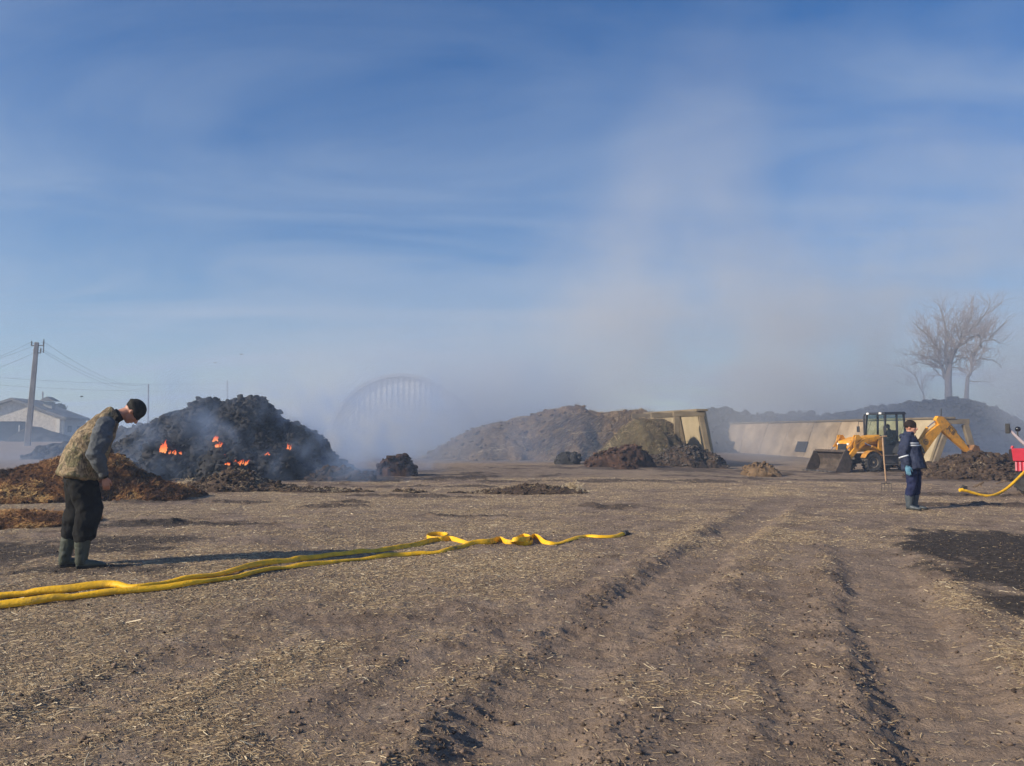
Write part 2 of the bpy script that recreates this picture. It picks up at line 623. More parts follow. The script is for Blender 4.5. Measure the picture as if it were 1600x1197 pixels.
# ------------------------------------------------------------------ ground
def ground_material():
    m = bpy.data.materials.new('trampled_straw_and_soil')
    N, L = nt(m)
    b = N['Principled BSDF']
    geo = N.new('ShaderNodeNewGeometry')

    def attr(n):
        a = N.new('ShaderNodeAttribute')
        a.attribute_name = n
        return a.outputs['Fac']

    def noise(scale, det=5, rough=0.6, vec=None, dist=0.0):
        n = N.new('ShaderNodeTexNoise')
        n.inputs['Scale'].default_value = scale
        n.inputs['Detail'].default_value = det
        n.inputs['Roughness'].default_value = rough
        n.inputs['Distortion'].default_value = dist
        L.new(vec or geo.outputs['Position'], n.inputs['Vector'])
        return n.outputs['Fac']

    def ramp(fac, stops):
        r = N.new('ShaderNodeValToRGB')
        e = r.color_ramp.elements
        e[0].position, e[0].color = stops[0][0], (*stops[0][1], 1)
        e[1].position, e[1].color = stops[-1][0], (*stops[-1][1], 1)
        for p, c in stops[1:-1]:
            k = e.new(p)
            k.color = (*c, 1)
        L.new(fac, r.inputs[0])
        return r.outputs[0]

    def math_(op, a, c=None, clamp=False):
        n = N.new('ShaderNodeMath')
        n.operation = op
        n.use_clamp = clamp
        for i, v in enumerate((a, c)):
            if v is None:
                continue
            if isinstance(v, (int, float)):
                n.inputs[i].default_value = v
            else:
                L.new(v, n.inputs[i])
        return n.outputs[0]

    def mix(f, c1, c2):
        n = N.new('ShaderNodeMixRGB')
        if isinstance(f, (int, float)):
            n.inputs[0].default_value = f
        else:
            L.new(f, n.inputs[0])
        for i, c in ((1, c1), (2, c2)):
            if isinstance(c, tuple):
                n.inputs[i].default_value = (*c, 1)
            else:
                L.new(c, n.inputs[i])
        return n.outputs[0]

    dirt = ramp(noise(2.3, 8), [(0.3, (0.135, 0.095, 0.068)), (0.5, (0.225, 0.167, 0.124)), (0.72, (0.315, 0.24, 0.18))])
    fine = ramp(noise(46, 5, 0.7), [(0.3, (0.35, 0.33, 0.31)), (0.5, (1.0, 1.0, 1.0)), (0.72, (1.5, 1.5, 1.5))])
    mul = N.new('ShaderNodeMixRGB')
    mul.blend_type = 'MULTIPLY'
    mul.inputs[0].default_value = 0.75
    L.new(dirt, mul.inputs[1])
    L.new(fine, mul.inputs[2])
    dirt = mul.outputs[0]
    # chopped straw: two stretched noises in crossed directions
    fibres = []
    for k, (rz, sc) in enumerate(((20, (18, 110, 30)), (-55, (22, 130, 30)), (80, (16, 95, 30)))):
        mp = N.new('ShaderNodeMapping')
        mp.inputs['Rotation'].default_value = (0, 0, R(rz))
        mp.inputs['Scale'].default_value = sc
        L.new(geo.outputs['Position'], mp.inputs[0])
        fibres.append(noise(1.0, 3, 0.6, mp.outputs[0], 0.6))
    fib = math_('MAXIMUM', math_('MAXIMUM', fibres[0], fibres[1]), fibres[2])
    fibm = math_('MULTIPLY', math_('SUBTRACT', fib, 0.56), 9.0, True)
    clump = math_('MULTIPLY', math_('SUBTRACT', noise(5.5, 6, 0.65), 0.36), 3.2, True)
    cover = math_('MULTIPLY', math_('MULTIPLY', fibm, clump), attr('straw'), True)
    strawc = ramp(noise(31, 4), [(0.3, (0.28, 0.19, 0.105)), (0.55, (0.52, 0.395, 0.225)), (0.78, (0.74, 0.61, 0.39))])
    tint = mix(math_('MULTIPLY', math_('MULTIPLY', attr('straw'), clump), 0.5), dirt, (0.35, 0.262, 0.158))
    col = mix(math_('MULTIPLY', cover, 0.8), tint, strawc)
    # rut floor: smoother, greyer packed dirt
    col = mix(math_('MULTIPLY', attr('rut'), 0.5), col, ramp(noise(6, 6), [(0.35, (0.20, 0.152, 0.118)), (0.7, (0.29, 0.225, 0.175))]))
    # rusty manure smears
    col = mix(math_('MULTIPLY', attr('patch'), 0.72), col, ramp(noise(7, 6), [(0.3, (0.022, 0.018, 0.016)), (0.52, (0.06, 0.045, 0.036)), (0.7, (0.13, 0.085, 0.05))]))
    col = mix(math_('MULTIPLY', attr('burn'), 0.92), col, ramp(noise(14, 7, 0.7), [(0.3, (0.014, 0.012, 0.011)), (0.52, (0.038, 0.032, 0.028)), (0.68, (0.12, 0.098, 0.075))]))
    L.new(col, b.inputs['Base Color'])
    b.inputs['Roughness'].default_value = 0.95
    b.inputs['Specular IOR Level'].default_value = 0.15
    h = math_('ADD', math_('MULTIPLY', noise(60, 6, 0.7), 0.7), math_('MULTIPLY', fib, 0.55))
    h = math_('ADD', h, math_('MULTIPLY', noise(14, 5, 0.6), 1.2))
    bp = N.new('ShaderNodeBump')
    bp.inputs['Strength'].default_value = 0.8
    bp.inputs['Distance'].default_value = 0.03
    L.new(h, bp.inputs['Height'])
    L.new(bp.outputs[0], b.inputs['Normal'])
    return m


def build_ground():
    r = [0.6]
    while r[-1] < 2800:
        q = r[-1]
        st = 0.16 if q < 2.6 else (0.0042 * q if q < 14 else (0.0065 * q if q < 45 else (0.02 * q if q < 150 else 0.08 * q)))
        r.append(q + st)
    r = np.array(r)
    fine = np.linspace(-39, 39, 560)
    coarse = np.concatenate([np.linspace(-180, -75, 22)[:-1], np.linspace(-75, -39, 40)[:-1], fine, np.linspace(39, 75, 40)[1:], np.linspace(75, 180, 22)[1:-1]])
    th = np.radians(coarse)
    Rr, T = np.meshgrid(r, th, indexing='ij')
    X, Y = Rr * np.sin(T), Rr * np.cos(T)
    x, y = X.ravel(), Y.ravel()
    z, A = ground_fields(x, y)
    n, m = Rr.shape
    V = np.stack([x, y, z], 1)
    i = np.arange(n - 1)[:, None] * m
    j = np.arange(m)[None, :]
    j2 = (j + 1) % m
    F = np.stack([i + j, i + j2, i + m + j2, i + m + j], 2).reshape(-1, 4)
    F = F[:, ::-1]
    # centre fan as quads is not needed: a tiny disc of triangles joined as degenerate-free quads
    V = np.vstack([V, [[0, 0, 0]]])
    me = np_mesh('ground', V, F)
    import bmesh
    bm = bmesh.new()
    bm.from_mesh(me)
    bm.verts.ensure_lookup_table()
    c = bm.verts[len(V) - 1]
    for k in range(m):
        f = bm.faces.new((c, bm.verts[(k + 1) % m], bm.verts[k]))
        f.smooth = True
    bm.to_mesh(me)
    bm.free()
    for k, a in A.items():
        fattr(me, k, np.append(a, 0.0))
    me.materials.append(ground_material())
    o = bpy.data.objects.new('ground', me)
    link(o)
    tag(o, kind='structure', label='trampled brown yard of soil and chopped straw with tyre ruts')
    return o


ground = build_ground()


def mat_vary(name, stops, rough=0.8, attrname='tone', spec=0.3):
    m = bpy.data.materials.new(name)
    N, L = nt(m)
    a = N.new('ShaderNodeAttribute')
    a.attribute_name = attrname
    r = N.new('ShaderNodeValToRGB')
    e = r.color_ramp.elements
    e[0].position, e[0].color = stops[0][0], (*stops[0][1], 1)
    e[1].position, e[1].color = stops[-1][0], (*stops[-1][1], 1)
    for p, c in stops[1:-1]:
        k = e.new(p)
        k.color = (*c, 1)
    L.new(a.outputs['Fac'], r.inputs[0])
    L.new(r.outputs[0], N['Principled BSDF'].inputs['Base Color'])
    N['Principled BSDF'].inputs['Roughness'].default_value = rough
    N['Principled BSDF'].inputs['Specular IOR Level'].default_value = spec
    return m


def scatter_points(n, rmin, rmax, power, half=R(38)):
    """polar scatter: more points close by"""
    u = RNG.rand(n)
    if abs(power) < 1e-6:
        r = rmin * (rmax / rmin) ** u
    else:
        r = (rmin ** power + u * (rmax ** power - rmin ** power)) ** (1 / power)
    t = (RNG.rand(n) * 2 - 1) * half
    return r * np.sin(t), r * np.cos(t)


def straws(name, x, y, z, ln, wd, tone, tilt, mat, label, parent=None, normal_lift=0.0):
    """curved straw pieces, each a bent two-sided ridge of real thickness"""
    n = len(x)
    az = RNG.rand(n) * 2 * np.pi
    d = np.stack([np.cos(az), np.sin(az), tilt], 1)
    d /= np.linalg.norm(d, axis=1)[:, None]
    s = np.stack([-np.sin(az), np.cos(az), np.zeros(n)], 1)
    up = np.cross(d, s)
    up *= np.sign(up[:, 2:3] + 1e-9)
    c = np.stack([x, y, z], 1)
    bend = (RNG.rand(n) - 0.5)[:, None] * 0.25
    V = np.empty((n, 9, 3))
    for k, f in enumerate((-0.5, 0.0, 0.5)):
        cc = c + d * (ln * f)[:, None] + s * (bend * ln[:, None] * (f * f * 4 - 0.5) * 0.5)
        V[:, k * 3] = cc - s * wd[:, None] / 2
        V[:, k * 3 + 1] = cc + up * wd[:, None] * 0.6
        V[:, k * 3 + 2] = cc + s * wd[:, None] / 2
    base = (np.arange(n) * 9)[:, None, None]
    fq = np.array([[0, 1, 4, 3], [1, 2, 5, 4], [3, 4, 7, 6], [4, 5, 8, 7]])[None]
    F = (base + fq).reshape(-1, 4)
    me = np_mesh(name, V.reshape(-1, 3), F, smooth=False)
    fattr(me, 'tone', np.repeat(tone, 9))
    me.materials.append(mat)
    o = bpy.data.objects.new(name, me)
    link(o, parent)
    tag(o, label, kind='stuff')
    return o


STRAW = mat_vary('straw', [(0.0, (0.12, 0.08, 0.05)), (0.4, (0.32, 0.225, 0.125)), (0.75, (0.56, 0.43, 0.25)), (1.0, (0.78, 0.67, 0.46))], 0.65)


def build_litter():
    x, y = scatter_points(560000, 2.6, 26, 0.45)
    z, A = ground_fields(x, y)
    keep = RNG.rand(len(x)) < np.clip(A['straw'] ** 1.6 * 1.05 + 0.07, 0, 1) * (1 - 0.62 * A['burn'])
    x, y, z = x[keep], y[keep], z[keep]
    n = len(x)
    ln = np.clip(RNG.lognormal(-3.85, 0.5, n), 0.008, 0.11)
    wd = np.clip(RNG.lognormal(-6.25, 0.35, n), 0.001, 0.006) * (1 + y / 12)
    tone = np.clip(RNG.normal(0.52, 0.22, n), 0, 1)
    big = RNG.rand(n) < 0.002
    ln[big] *= 2.0
    wd[big] *= 1.9
    tone[big] = 0.85 + 0.2 * RNG.rand(big.sum())
    tilt = RNG.normal(0, 0.16, n)
    straws('straw_litter', x, y, z + 0.003 + np.abs(tilt) * ln * 0.4, ln, wd, tone, tilt, STRAW, 'chopped pale straw scattered over the trampled yard')


def build_crumbs():
    x, y = scatter_points(60000, 2.6, 22, 0.2)
    z, A = ground_fields(x, y)
    pr = np.clip(0.05 + 0.75 * A['rough'] + 0.6 * A['patch'] + 0.25 * A['burn'], 0, 1)
    keep = RNG.rand(len(x)) < pr
    x, y, z = x[keep], y[keep], z[keep]
    n = len(x)
    s = np.clip(RNG.lognormal(-4.9, 0.5, n), 0.003, 0.019)
    o8 = np.array([[1, 0, 0], [-1, 0, 0], [0, 1, 0], [0, -1, 0], [0, 0, 1], [0, 0, -1]], float)
    V = o8[None] * s[:, None, None] * (0.6 + 0.7 * RNG.rand(n, 6, 1)) + RNG.normal(0, 0.22, (n, 6, 3)) * s[:, None, None]
    V[:, :, 2] *= 0.7
    V += np.stack([x, y, z + s * 0.3], 1)[:, None]
    f8 = np.array([[0, 2, 4], [2, 1, 4], [1, 3, 4], [3, 0, 4], [2, 0, 5], [1, 2, 5], [3, 1, 5], [0, 3, 5]])
    F = ((np.arange(n) * 6)[:, None, None] + f8[None]).reshape(-1, 3)
    me = np_mesh('soil_crumbs', V.reshape(-1, 3), F, smooth=False)
    fattr(me, 'tone', np.repeat(RNG.rand(n) * (1 - 0.7 * A['burn'][keep]), 6))
    me.materials.append(mat_vary('soil_crumb', [(0, (0.05, 0.036, 0.028)), (0.5, (0.15, 0.108, 0.08)), (1, (0.25, 0.185, 0.14))], 0.95))
    o = bpy.data.objects.new('soil_crumbs', me)
    link(o)
    tag(o, 'dark crumbs of soil and manure along the ruts', kind='stuff')


build_litter()
build_crumbs()


# ------------------------------------------------------------------ piles
def pile(name, outline, Yc, Yf, Yb, cell, mat, label, cat, lump=((0.55, 0.16), (0.22, 0.07), (0.09, 0.03)), p=1.7, q=0.9, seed=0, group=None, rough=1.0, ymin_frac=0.45, zscale=1.0):
    """a heap whose crest follows a silhouette (photo pixels, read at distance Yc); foot at Yf in front and Yb behind"""
    O = [at(px, py, Yc) for px, py in outline]
    xs = np.array([o.x for o in O])
    zs = np.array([o.z for o in O])
    X = np.arange(xs[0] - 0.3, xs[-1] + 0.3, cell)
    Yv = np.arange(Yf - 0.6, Yb + 0.6, cell * 1.15)
    gx, gy = np.meshgrid(X, Yv, indexing='ij')
    x, y = gx.ravel(), gy.ravel()
    zg = z_base(x, y)
    H = np.interp(x, xs, zs) - zg
    H = np.where((x < xs[0]) | (x > xs[-1]), 0, H)
    Hm = max(1e-3, H.max())
    k = ymin_frac + (1 - ymin_frac) * np.clip(H / Hm, 0, 1) ** 0.7
    wob = 1 + 0.35 * fbm2(x * 0.8, y * 0.3, 3, seed + 5)
    hf, hb = (Yc - Yf) * k * wob, (Yb - Yc) * k * wob
    t = np.where(y < Yc, (Yc - y) / hf, (y - Yc) / hb)
    prof = np.clip(1 - np.clip(t, 0, 1) ** p, 0, 1) ** q
    h = H * prof
    P = np.stack([x, y, zg + h], 1)
    n = len(X)
    m = len(Yv)
    # approximate normals of the smooth heap
    Hh = (zg + h).reshape(n, m)
    dzx, dzy = np.gradient(Hh, cell, cell * 1.15)
    nx, ny = -dzx.ravel(), -dzy.ravel()
    nn = np.sqrt(nx * nx + ny * ny + 1)
    NN = np.stack([nx / nn, ny / nn, 1 / nn], 1)
    amt = np.clip(h / 0.35, 0, 1) * rough
    disp = 0
    for j, (wl_, am) in enumerate(lump):
        w = worley3(P / wl_ + fbm3(P / wl_ * 0.8, 2, seed + 3)[:, None] * 0.9, seed + j * 17)
        disp = disp + am * (0.55 - w ** 1.6)
    disp = disp + 0.10 * fbm3(P * 1.1, 4, seed + 9) * lump[0][1] / 0.16
    P = P + NN * (disp * amt)[:, None]
    P[:, 2] -= np.where(h < 0.02, 0.10, 0)
    i = np.arange(n - 1)[:, None] * m
    jj = np.arange(m - 1)[None]
    F = np.stack([i + jj, i + m + jj, i + m + jj + 1, i + jj + 1], 2).reshape(-1, 4)
    hq = h[F].max(1)
    F = F[hq > 0.004]
    used = np.unique(F)
    remap = np.full(len(P), -1)
    remap[used] = np.arange(len(used))
    me = np_mesh(name, P[used], remap[F])
    fattr(me, 'tone', np.clip(0.5 + disp[used] / (lump[0][1] * 1.6), 0, 1))
    me.materials.append(mat)
    o = bpy.data.objects.new(name, me)
    link(o)
    tag(o, label, cat, group)
    return o


def heap_material(name, stops, nscale=5, fibre=0.35, fibc=(0.3, 0.2, 0.1), rough=0.95, bump=1.0):
    m = bpy.data.materials.new(name)
    N, L = nt(m)
    b = N['Principled BSDF']
    geo = N.new('ShaderNodeNewGeometry')
    n1 = N.new('ShaderNodeTexNoise')
    n1.inputs['Scale'].default_value = nscale * 0.35
    n1.inputs['Detail'].default_value = 9
    n1.inputs['Roughness'].default_value = 0.68
    L.new(geo.outputs['Position'], n1.inputs['Vector'])
    r = N.new('ShaderNodeValToRGB')
    e = r.color_ramp.elements
    e[0].position, e[0].color = stops[0][0], (*stops[0][1], 1)
    e[1].position, e[1].color = stops[-1][0], (*stops[-1][1], 1)
    for p, c in stops[1:-1]:
        k = e.new(p)
        k.color = (*c, 1)
    L.new(n1.outputs['Fac'], r.inputs[0])
    mp = N.new('ShaderNodeMapping')
    mp.inputs['Scale'].default_value = (9, 30, 34)
    mp.inputs['Rotation'].default_value = (0.4, 0.2, 0.5)
    L.new(geo.outputs['Position'], mp.inputs[0])
    n2 = N.new('ShaderNodeTexNoise')
    n2.inputs['Scale'].default_value = nscale / 5
    n2.inputs['Detail'].default_value = 4
    n2.inputs['Distortion'].default_value = 1.2
    L.new(mp.outputs[0], n2.inputs['Vector'])
    mm = N.new('ShaderNodeMapRange')
    mm.inputs['From Min'].default_value = 0.56
    mm.inputs['From Max'].default_value = 0.70
    mm.inputs['To Max'].default_value = fibre
    L.new(n2.outputs['Fac'], mm.inputs['Value'])
    mx = N.new('ShaderNodeMixRGB')
    mx.inputs[2].default_value = (*fibc, 1)
    L.new(mm.outputs[0], mx.inputs[0])
    L.new(r.outputs[0], mx.inputs[1])
    L.new(mx.outputs[0], b.inputs['Base Color'])
    b.inputs['Roughness'].default_value = rough
    b.inputs['Specular IOR Level'].default_value = 0.2
    n3 = N.new('ShaderNodeTexNoise')
    n3.inputs['Scale'].default_value = nscale * 5
    n3.inputs['Detail'].default_value = 8
    n3.inputs['Roughness'].default_value = 0.7
    L.new(geo.outputs['Position'], n3.inputs['Vector'])
    bp = N.new('ShaderNodeBump')
    bp.inputs['Strength'].default_value = bump
    bp.inputs['Distance'].default_value = 0.05
    L.new(n3.outputs['Fac'], bp.inputs['Height'])
    L.new(bp.outputs[0], b.inputs['Normal'])
    return m


CHAR = heap_material('charred_manure', [(0.3, (0.022, 0.023, 0.026)), (0.5, (0.042, 0.042, 0.044)), (0.64, (0.075, 0.072, 0.07)), (0.8, (0.14, 0.13, 0.12))], 5, 0.25, (0.12, 0.10, 0.09))
RUST = heap_material('rusty_straw_manure', [(0.28, (0.02, 0.014, 0.012)), (0.44, (0.075, 0.035, 0.018)), (0.58, (0.19, 0.085, 0.032)), (0.74, (0.38, 0.22, 0.08))], 8, 0.55, (0.42, 0.25, 0.10))
DARKB = heap_material('dark_damp_manure', [(0.3, (0.026, 0.018, 0.014)), (0.52, (0.08, 0.055, 0.04)), (0.74, (0.18, 0.125, 0.085))], 7, 0.4, (0.22, 0.16, 0.10))
DRY = heap_material('dry_stalk_slope', [(0.3, (0.075, 0.045, 0.026)), (0.5, (0.16, 0.105, 0.058)), (0.72, (0.30, 0.20, 0.11))], 4, 0.45, (0.36, 0.27, 0.16))
OLIVE = heap_material('mossy_earth', [(0.3, (0.06, 0.044, 0.028)), (0.55, (0.105, 0.088, 0.05)), (0.75, (0.18, 0.14, 0.085))], 5, 0.3, (0.22, 0.18, 0.1))
REDB = heap_material('burnt_red_clod', [(0.3, (0.022, 0.016, 0.014)), (0.52, (0.065, 0.038, 0.028)), (0.74, (0.20, 0.105, 0.065))], 6, 0.35, (0.22, 0.14, 0.09))

burning = pile('burning_manure_heap',
               [(80, 742), (120, 728), (160, 711), (185, 700), (205, 689), (228, 673), (252, 664), (266, 650), (282, 646), (300, 641), (314, 631), (330, 629), (345, 636), (362, 631), (385, 628), (402, 626),
                (414, 632), (424, 648), (438, 660), (458, 667), (474, 670), (484, 682), (490, 703), (494, 721), (514, 724), (526, 732), (538, 739), (550, 744)],
               27.5, 23.6, 33.5, 0.034, CHAR, 'big charred smoking manure heap burning behind the bent man', 'manure heap',
               lump=((0.62, 0.30), (0.27, 0.13), (0.11, 0.05)), p=1.25, q=0.85, seed=21)
tag(pile('smoking_manure_heap', [(60, 705), (120, 694), (175, 676), (215, 668), (245, 672), (280, 690)], 46, 43, 50, 0.12, CHAR,
         'low smoky heap seen past the bent man on the left side', 'manure heap', seed=31))
pile('straw_manure_pile',
     [(-60, 745), (0, 738), (30, 734), (52, 733), (75, 722), (100, 712), (130, 700), (150, 702), (175, 712), (200, 728), (225, 745), (250, 755), (275, 763), (296, 772)],
     17.2, 15.9, 19.2, 0.024, RUST, 'reddish brown pile of strawy manure behind the bent man', 'manure pile', lump=((0.30, 0.13), (0.13, 0.06), (0.06, 0.03)), p=1.3, q=0.9, seed=41)
pile('dark_manure_pile', [(255, 768), (300, 757), (325, 752), (345, 742), (365, 737), (390, 740), (405, 750), (425, 757), (455, 764)],
     20.3, 19.2, 22.0, 0.03, DARKB, 'low dark clumpy manure mound in front of the burning heap', 'manure pile', lump=((0.26, 0.13), (0.11, 0.06), (0.05, 0.03)), seed=51)
pile('spilled_manure_ridge', [(440, 767), (470, 761), (500, 764), (530, 765), (560, 766), (600, 768), (640, 766), (680, 769), (740, 769), (780, 765), (815, 759), (850, 760), (880, 764), (905, 766), (920, 769)],
     19.6, 19.0, 20.3, 0.03, DARKB, 'thin ridge of spilled dark manure clods crossing the yard', 'manure ridge', lump=((0.22, 0.15), (0.1, 0.07), (0.05, 0.03)), seed=61)
pile('scattered_straw_mound', [(-90, 806), (0, 803), (40, 802), (75, 806), (110, 811), (160, 818), (190, 822)],
     12.0, 11.0, 13.2, 0.02, RUST, 'flat scattering of rusty straw left of the bent man', 'straw mound', lump=((0.2, 0.10), (0.09, 0.05), (0.045, 0.03)), seed=71, rough=1.1)
pile('brown_straw_mound', [(-80, 752), (0, 756), (30, 757), (60, 758), (80, 766), (110, 774)],
     16.3, 15.2, 17.2, 0.024, RUST, 'bright rusty straw clump at the far left edge', 'straw mound', lump=((0.25, 0.13), (0.1, 0.06), (0.05, 0.03)), seed=72)
pile('burnt_clod', [(590, 742), (600, 728), (608, 718), (618, 718), (624, 714), (632, 720), (641, 724), (646, 738), (650, 742)],
     27.3, 26.7, 28.1, 0.026, REDB, 'lone reddish burnt clod right of the burning heap', 'burnt clod', lump=((0.3, 0.16), (0.13, 0.08), (0.06, 0.03)), p=3, q=0.6, seed=81, ymin_frac=0.7)
pile('manure_heap', [(490, 742), (505, 735), (520, 731), (540, 734), (565, 740), (585, 743)],
     25.0, 24.3, 25.8, 0.03, DARKB, 'small brown crumbly mound at the right foot of the burning heap', 'manure heap', lump=((0.22, 0.12), (0.1, 0.05), (0.05, 0.03)), seed=83)

pile('overgrown_clamp_slope',
     [(660, 716), (700, 694), (730, 676), (760, 664), (800, 654), (830, 648), (855, 643), (875, 638), (888, 633), (905, 632), (918, 640), (950, 645), (985, 640), (1005, 640), (1018, 650), (1024, 668), (1040, 690), (1056, 712)],
     47, 42.0, 54, 0.085, DRY, 'long bank of dry stalks and earth smoking in the middle distance', 'earth bank', lump=((1.6, 0.16), (0.5, 0.10), (0.17, 0.05)), p=1.0, q=0.95, seed=91)
pile('mossy_earth_mound', [(930, 716), (950, 694), (972, 668), (995, 655), (1035, 655), (1050, 662), (1060, 684), (1072, 704), (1092, 720)],
     40.4, 38.2, 43.5, 0.06, OLIVE, 'smooth olive earth mound against the left concrete clamp wall', 'earth mound', lump=((0.9, 0.10), (0.3, 0.06), (0.1, 0.03)), p=1.4, q=0.8, seed=95)
pile('rubble_heap', [(985, 726), (1010, 716), (1040, 708), (1060, 700), (1080, 699), (1100, 707), (1115, 712), (1130, 722)],
     38.3, 36.8, 39.4, 0.05, DARKB, 'grey rubble and ash spilled under the left concrete frame', 'rubble', lump=((0.4, 0.20), (0.17, 0.09), (0.08, 0.04)), seed=97)
pile('burnt_clod', [(868, 722), (872, 714), (880, 710), (896, 710), (902, 716), (906, 724)],
     38, 37.2, 38.8, 0.05, CHAR, 'small blue-grey burnt clod below the dry stalk bank', 'burnt clod', lump=((0.4, 0.12), (0.15, 0.07), (0.07, 0.03)), p=3, q=0.6, seed=98, ymin_frac=.7)
pile('burnt_clod', [(912, 730), (928, 717), (945, 711), (962, 704), (978, 699), (998, 703), (1010, 712), (1018, 722), (1022, 728)],
     35.3, 34.2, 36.6, 0.04, REDB, 'large reddish and black burnt clod beside the mossy mound', 'burnt clod', lump=((0.55, 0.22), (0.22, 0.1), (0.09, 0.04)), p=3, q=0.6, seed=99, ymin_frac=.7)
pile('burnt_clod', [(955, 736), (962, 728), (975, 725), (988, 727), (995, 734), (998, 737)],
     33.0, 32.5, 33.6, 0.03, REDB, 'small rusty clod in front of the large burnt clod', 'burnt clod', lump=((0.3, 0.12), (0.12, 0.06), (0.06, 0.03)), p=3, q=0.6, seed=101, ymin_frac=.7)
pile('burnt_clod', [(1163, 736), (1172, 730), (1188, 727), (1203, 729), (1212, 735), (1216, 738)],
     31.5, 31.0, 32.2, 0.03, DRY, 'pale flat clod lying alone before the long concrete wall', 'burnt clod', lump=((0.3, 0.10), (0.12, 0.05), (0.06, 0.03)), p=2, q=0.6, seed=103, ymin_frac=.7)
pile('charred_silage_heap',
     [(1090, 665), (1105, 645), (1125, 641), (1150, 644), (1175, 650), (1195, 648), (1215, 653), (1245, 650), (1285, 655), (1320, 650), (1345, 643), (1375, 639), (1395, 636), (1420, 633), (1450, 629), (1480, 630),
      (1500, 627), (1520, 629), (1545, 638), (1560, 645), (1572, 655), (1590, 672), (1615, 690)],
     66, 60, 76, 0.13, CHAR, 'long blue smoking heap rising behind the concrete wall', 'silage heap', lump=((1.1, 0.34), (0.45, 0.2), (0.2, 0.1)), p=1.4, q=0.9, seed=111)
pile('dark_soil_heap', [(1440, 742), (1462, 733), (1485, 722), (1505, 717), (1520, 712), (1545, 712), (1560, 720), (1580, 714), (1620, 712), (1660, 730), (1690, 745)],
     28.0, 25.6, 30.0, 0.034, DARKB, 'dark crumbly soil heap under the digger arm', 'soil heap', lump=((0.36, 0.16), (0.15, 0.07), (0.07, 0.04)), seed=121)
# ------------------------------------------------------------------ buildings, walls, poles, trees
CONC = pmat('weathered_concrete', (0.15, 0.115, 0.07), (0.27, 0.215, 0.14), 1.3, 0.9, 0.5, 14, detail=8)
CONC_DARK = pmat('stained_concrete', (0.13, 0.105, 0.075), (0.25, 0.205, 0.145), 1.6, 0.9, 0.5, 14, detail=8)
PANEL = pmat('cream_concrete', (0.27, 0.195, 0.12), (0.52, 0.40, 0.265), 0.8, 0.9, 0.6, 9, detail=10, c3=(0.64, 0.52, 0.37))
PANEL2 = pmat('tan_concrete', (0.33, 0.27, 0.17), (0.46, 0.38, 0.25), 0.9, 0.9, 0.5, 9, detail=9)


def beam(mb, a, b, w, d):
    """square beam from a to b, width w in x, depth d in y"""
    a, b = Vector(a), Vector(b)
    t = (b - a).normalized()
    s = Vector((0, 1, 0)).cross(t).normalized() * (w / 2)
    y = Vector((0, d / 2, 0))
    mb.hexa([a - s - y, a + s - y, a + s + y, a - s + y, b - s - y, b + s - y, b + s + y, b - s + y])


def clamp_wall(loc, direction, bays, bl, bw, xa, xb, ta, tb, h, side, label, mats, first_frames=2):
    """A shaped frames with panels on the interior side. xa..xb foot, ta..tb top (x, m); side = 'a' or 'b'"""
    root = empty('clamp_wall', loc, label, 'concrete wall')
    d = Vector((direction[0], direction[1], 0)).normalized()
    for k in range(bays + 1):
        o = d * (bl * k)
        mb = MB()
        w = 0.27
        e = 0.0
        A, B = Vector((xa, 0, -0.4)) + o, Vector((ta, 0, h - w)) + o
        C_, D_ = Vector((xb, 0, -0.4)) + o, Vector((tb, 0, h - w)) + o
        beam(mb, A, B, w, 0.26)
        beam(mb, C_, D_, w, 0.26)
        mb.box(o + Vector(((ta + tb) / 2, 0, h - w / 2 + 0.003)), (abs(tb - ta) + w + 0.1, 0.264, w))
        if k > 0:
            pass
        mb.build('frame', mats[1], root, bevel=0.02)
    for k in range(bays):
        o = d * (bl * k)
        for row, (f0, f1) in enumerate(((0.0, 1.0),)):
            if side == 'a':
                p0, p1 = Vector((xa - 0.21, 0, -0.4)), Vector((ta - 0.21, 0, h - 0.02 - 0.03 * (k % 2)))
            else:
                p0, p1 = Vector((xb + 0.21, 0, -0.4)), Vector((tb + 0.21, 0, h - 0.02 - 0.03 * (k % 2)))
            q0, q1 = p0 + (p1 - p0) * f0, p0 + (p1 - p0) * f1
            t = (p1 - p0).normalized()
            nrm = Vector((t.z, 0, -t.x)) * 0.07
            a0 = o + d * 0.02
            a1 = o + d * (bl - 0.03)
            mb = MB()
            mb.hexa([q0 - nrm + a0, q0 + nrm + a0, q0 + nrm + a1, q0 - nrm + a1, q1 - nrm + a0, q1 + nrm + a0, q1 + nrm + a1, q1 - nrm + a1])
            mb.build('panel', mats[0] if k or side == 'b' else mats[2], root, bevel=0.02)
    # edge beam along the top
    mb = MB()
    a0 = Vector((tb + 0.02 if side == 'b' else ta - 0.02, -0.2, h + 0.06))
    a1 = a0 + d * (bl * bays + 0.2)
    w = 0.30
    mb.hexa([a0 + Vector((-w, 0, -0.055)), a0 + Vector((w, 0, -0.055)), a1 + Vector((w, 0, -0.055)), a1 + Vector((-w, 0, -0.055)),
             a0 + Vector((-w, 0, 0.055)), a0 + Vector((w, 0, 0.055)), a1 + Vector((w, 0, 0.055)), a1 + Vector((-w, 0, 0.055))])
    mb.build('top_beam', mats[1], root, bevel=0.015)
    return root


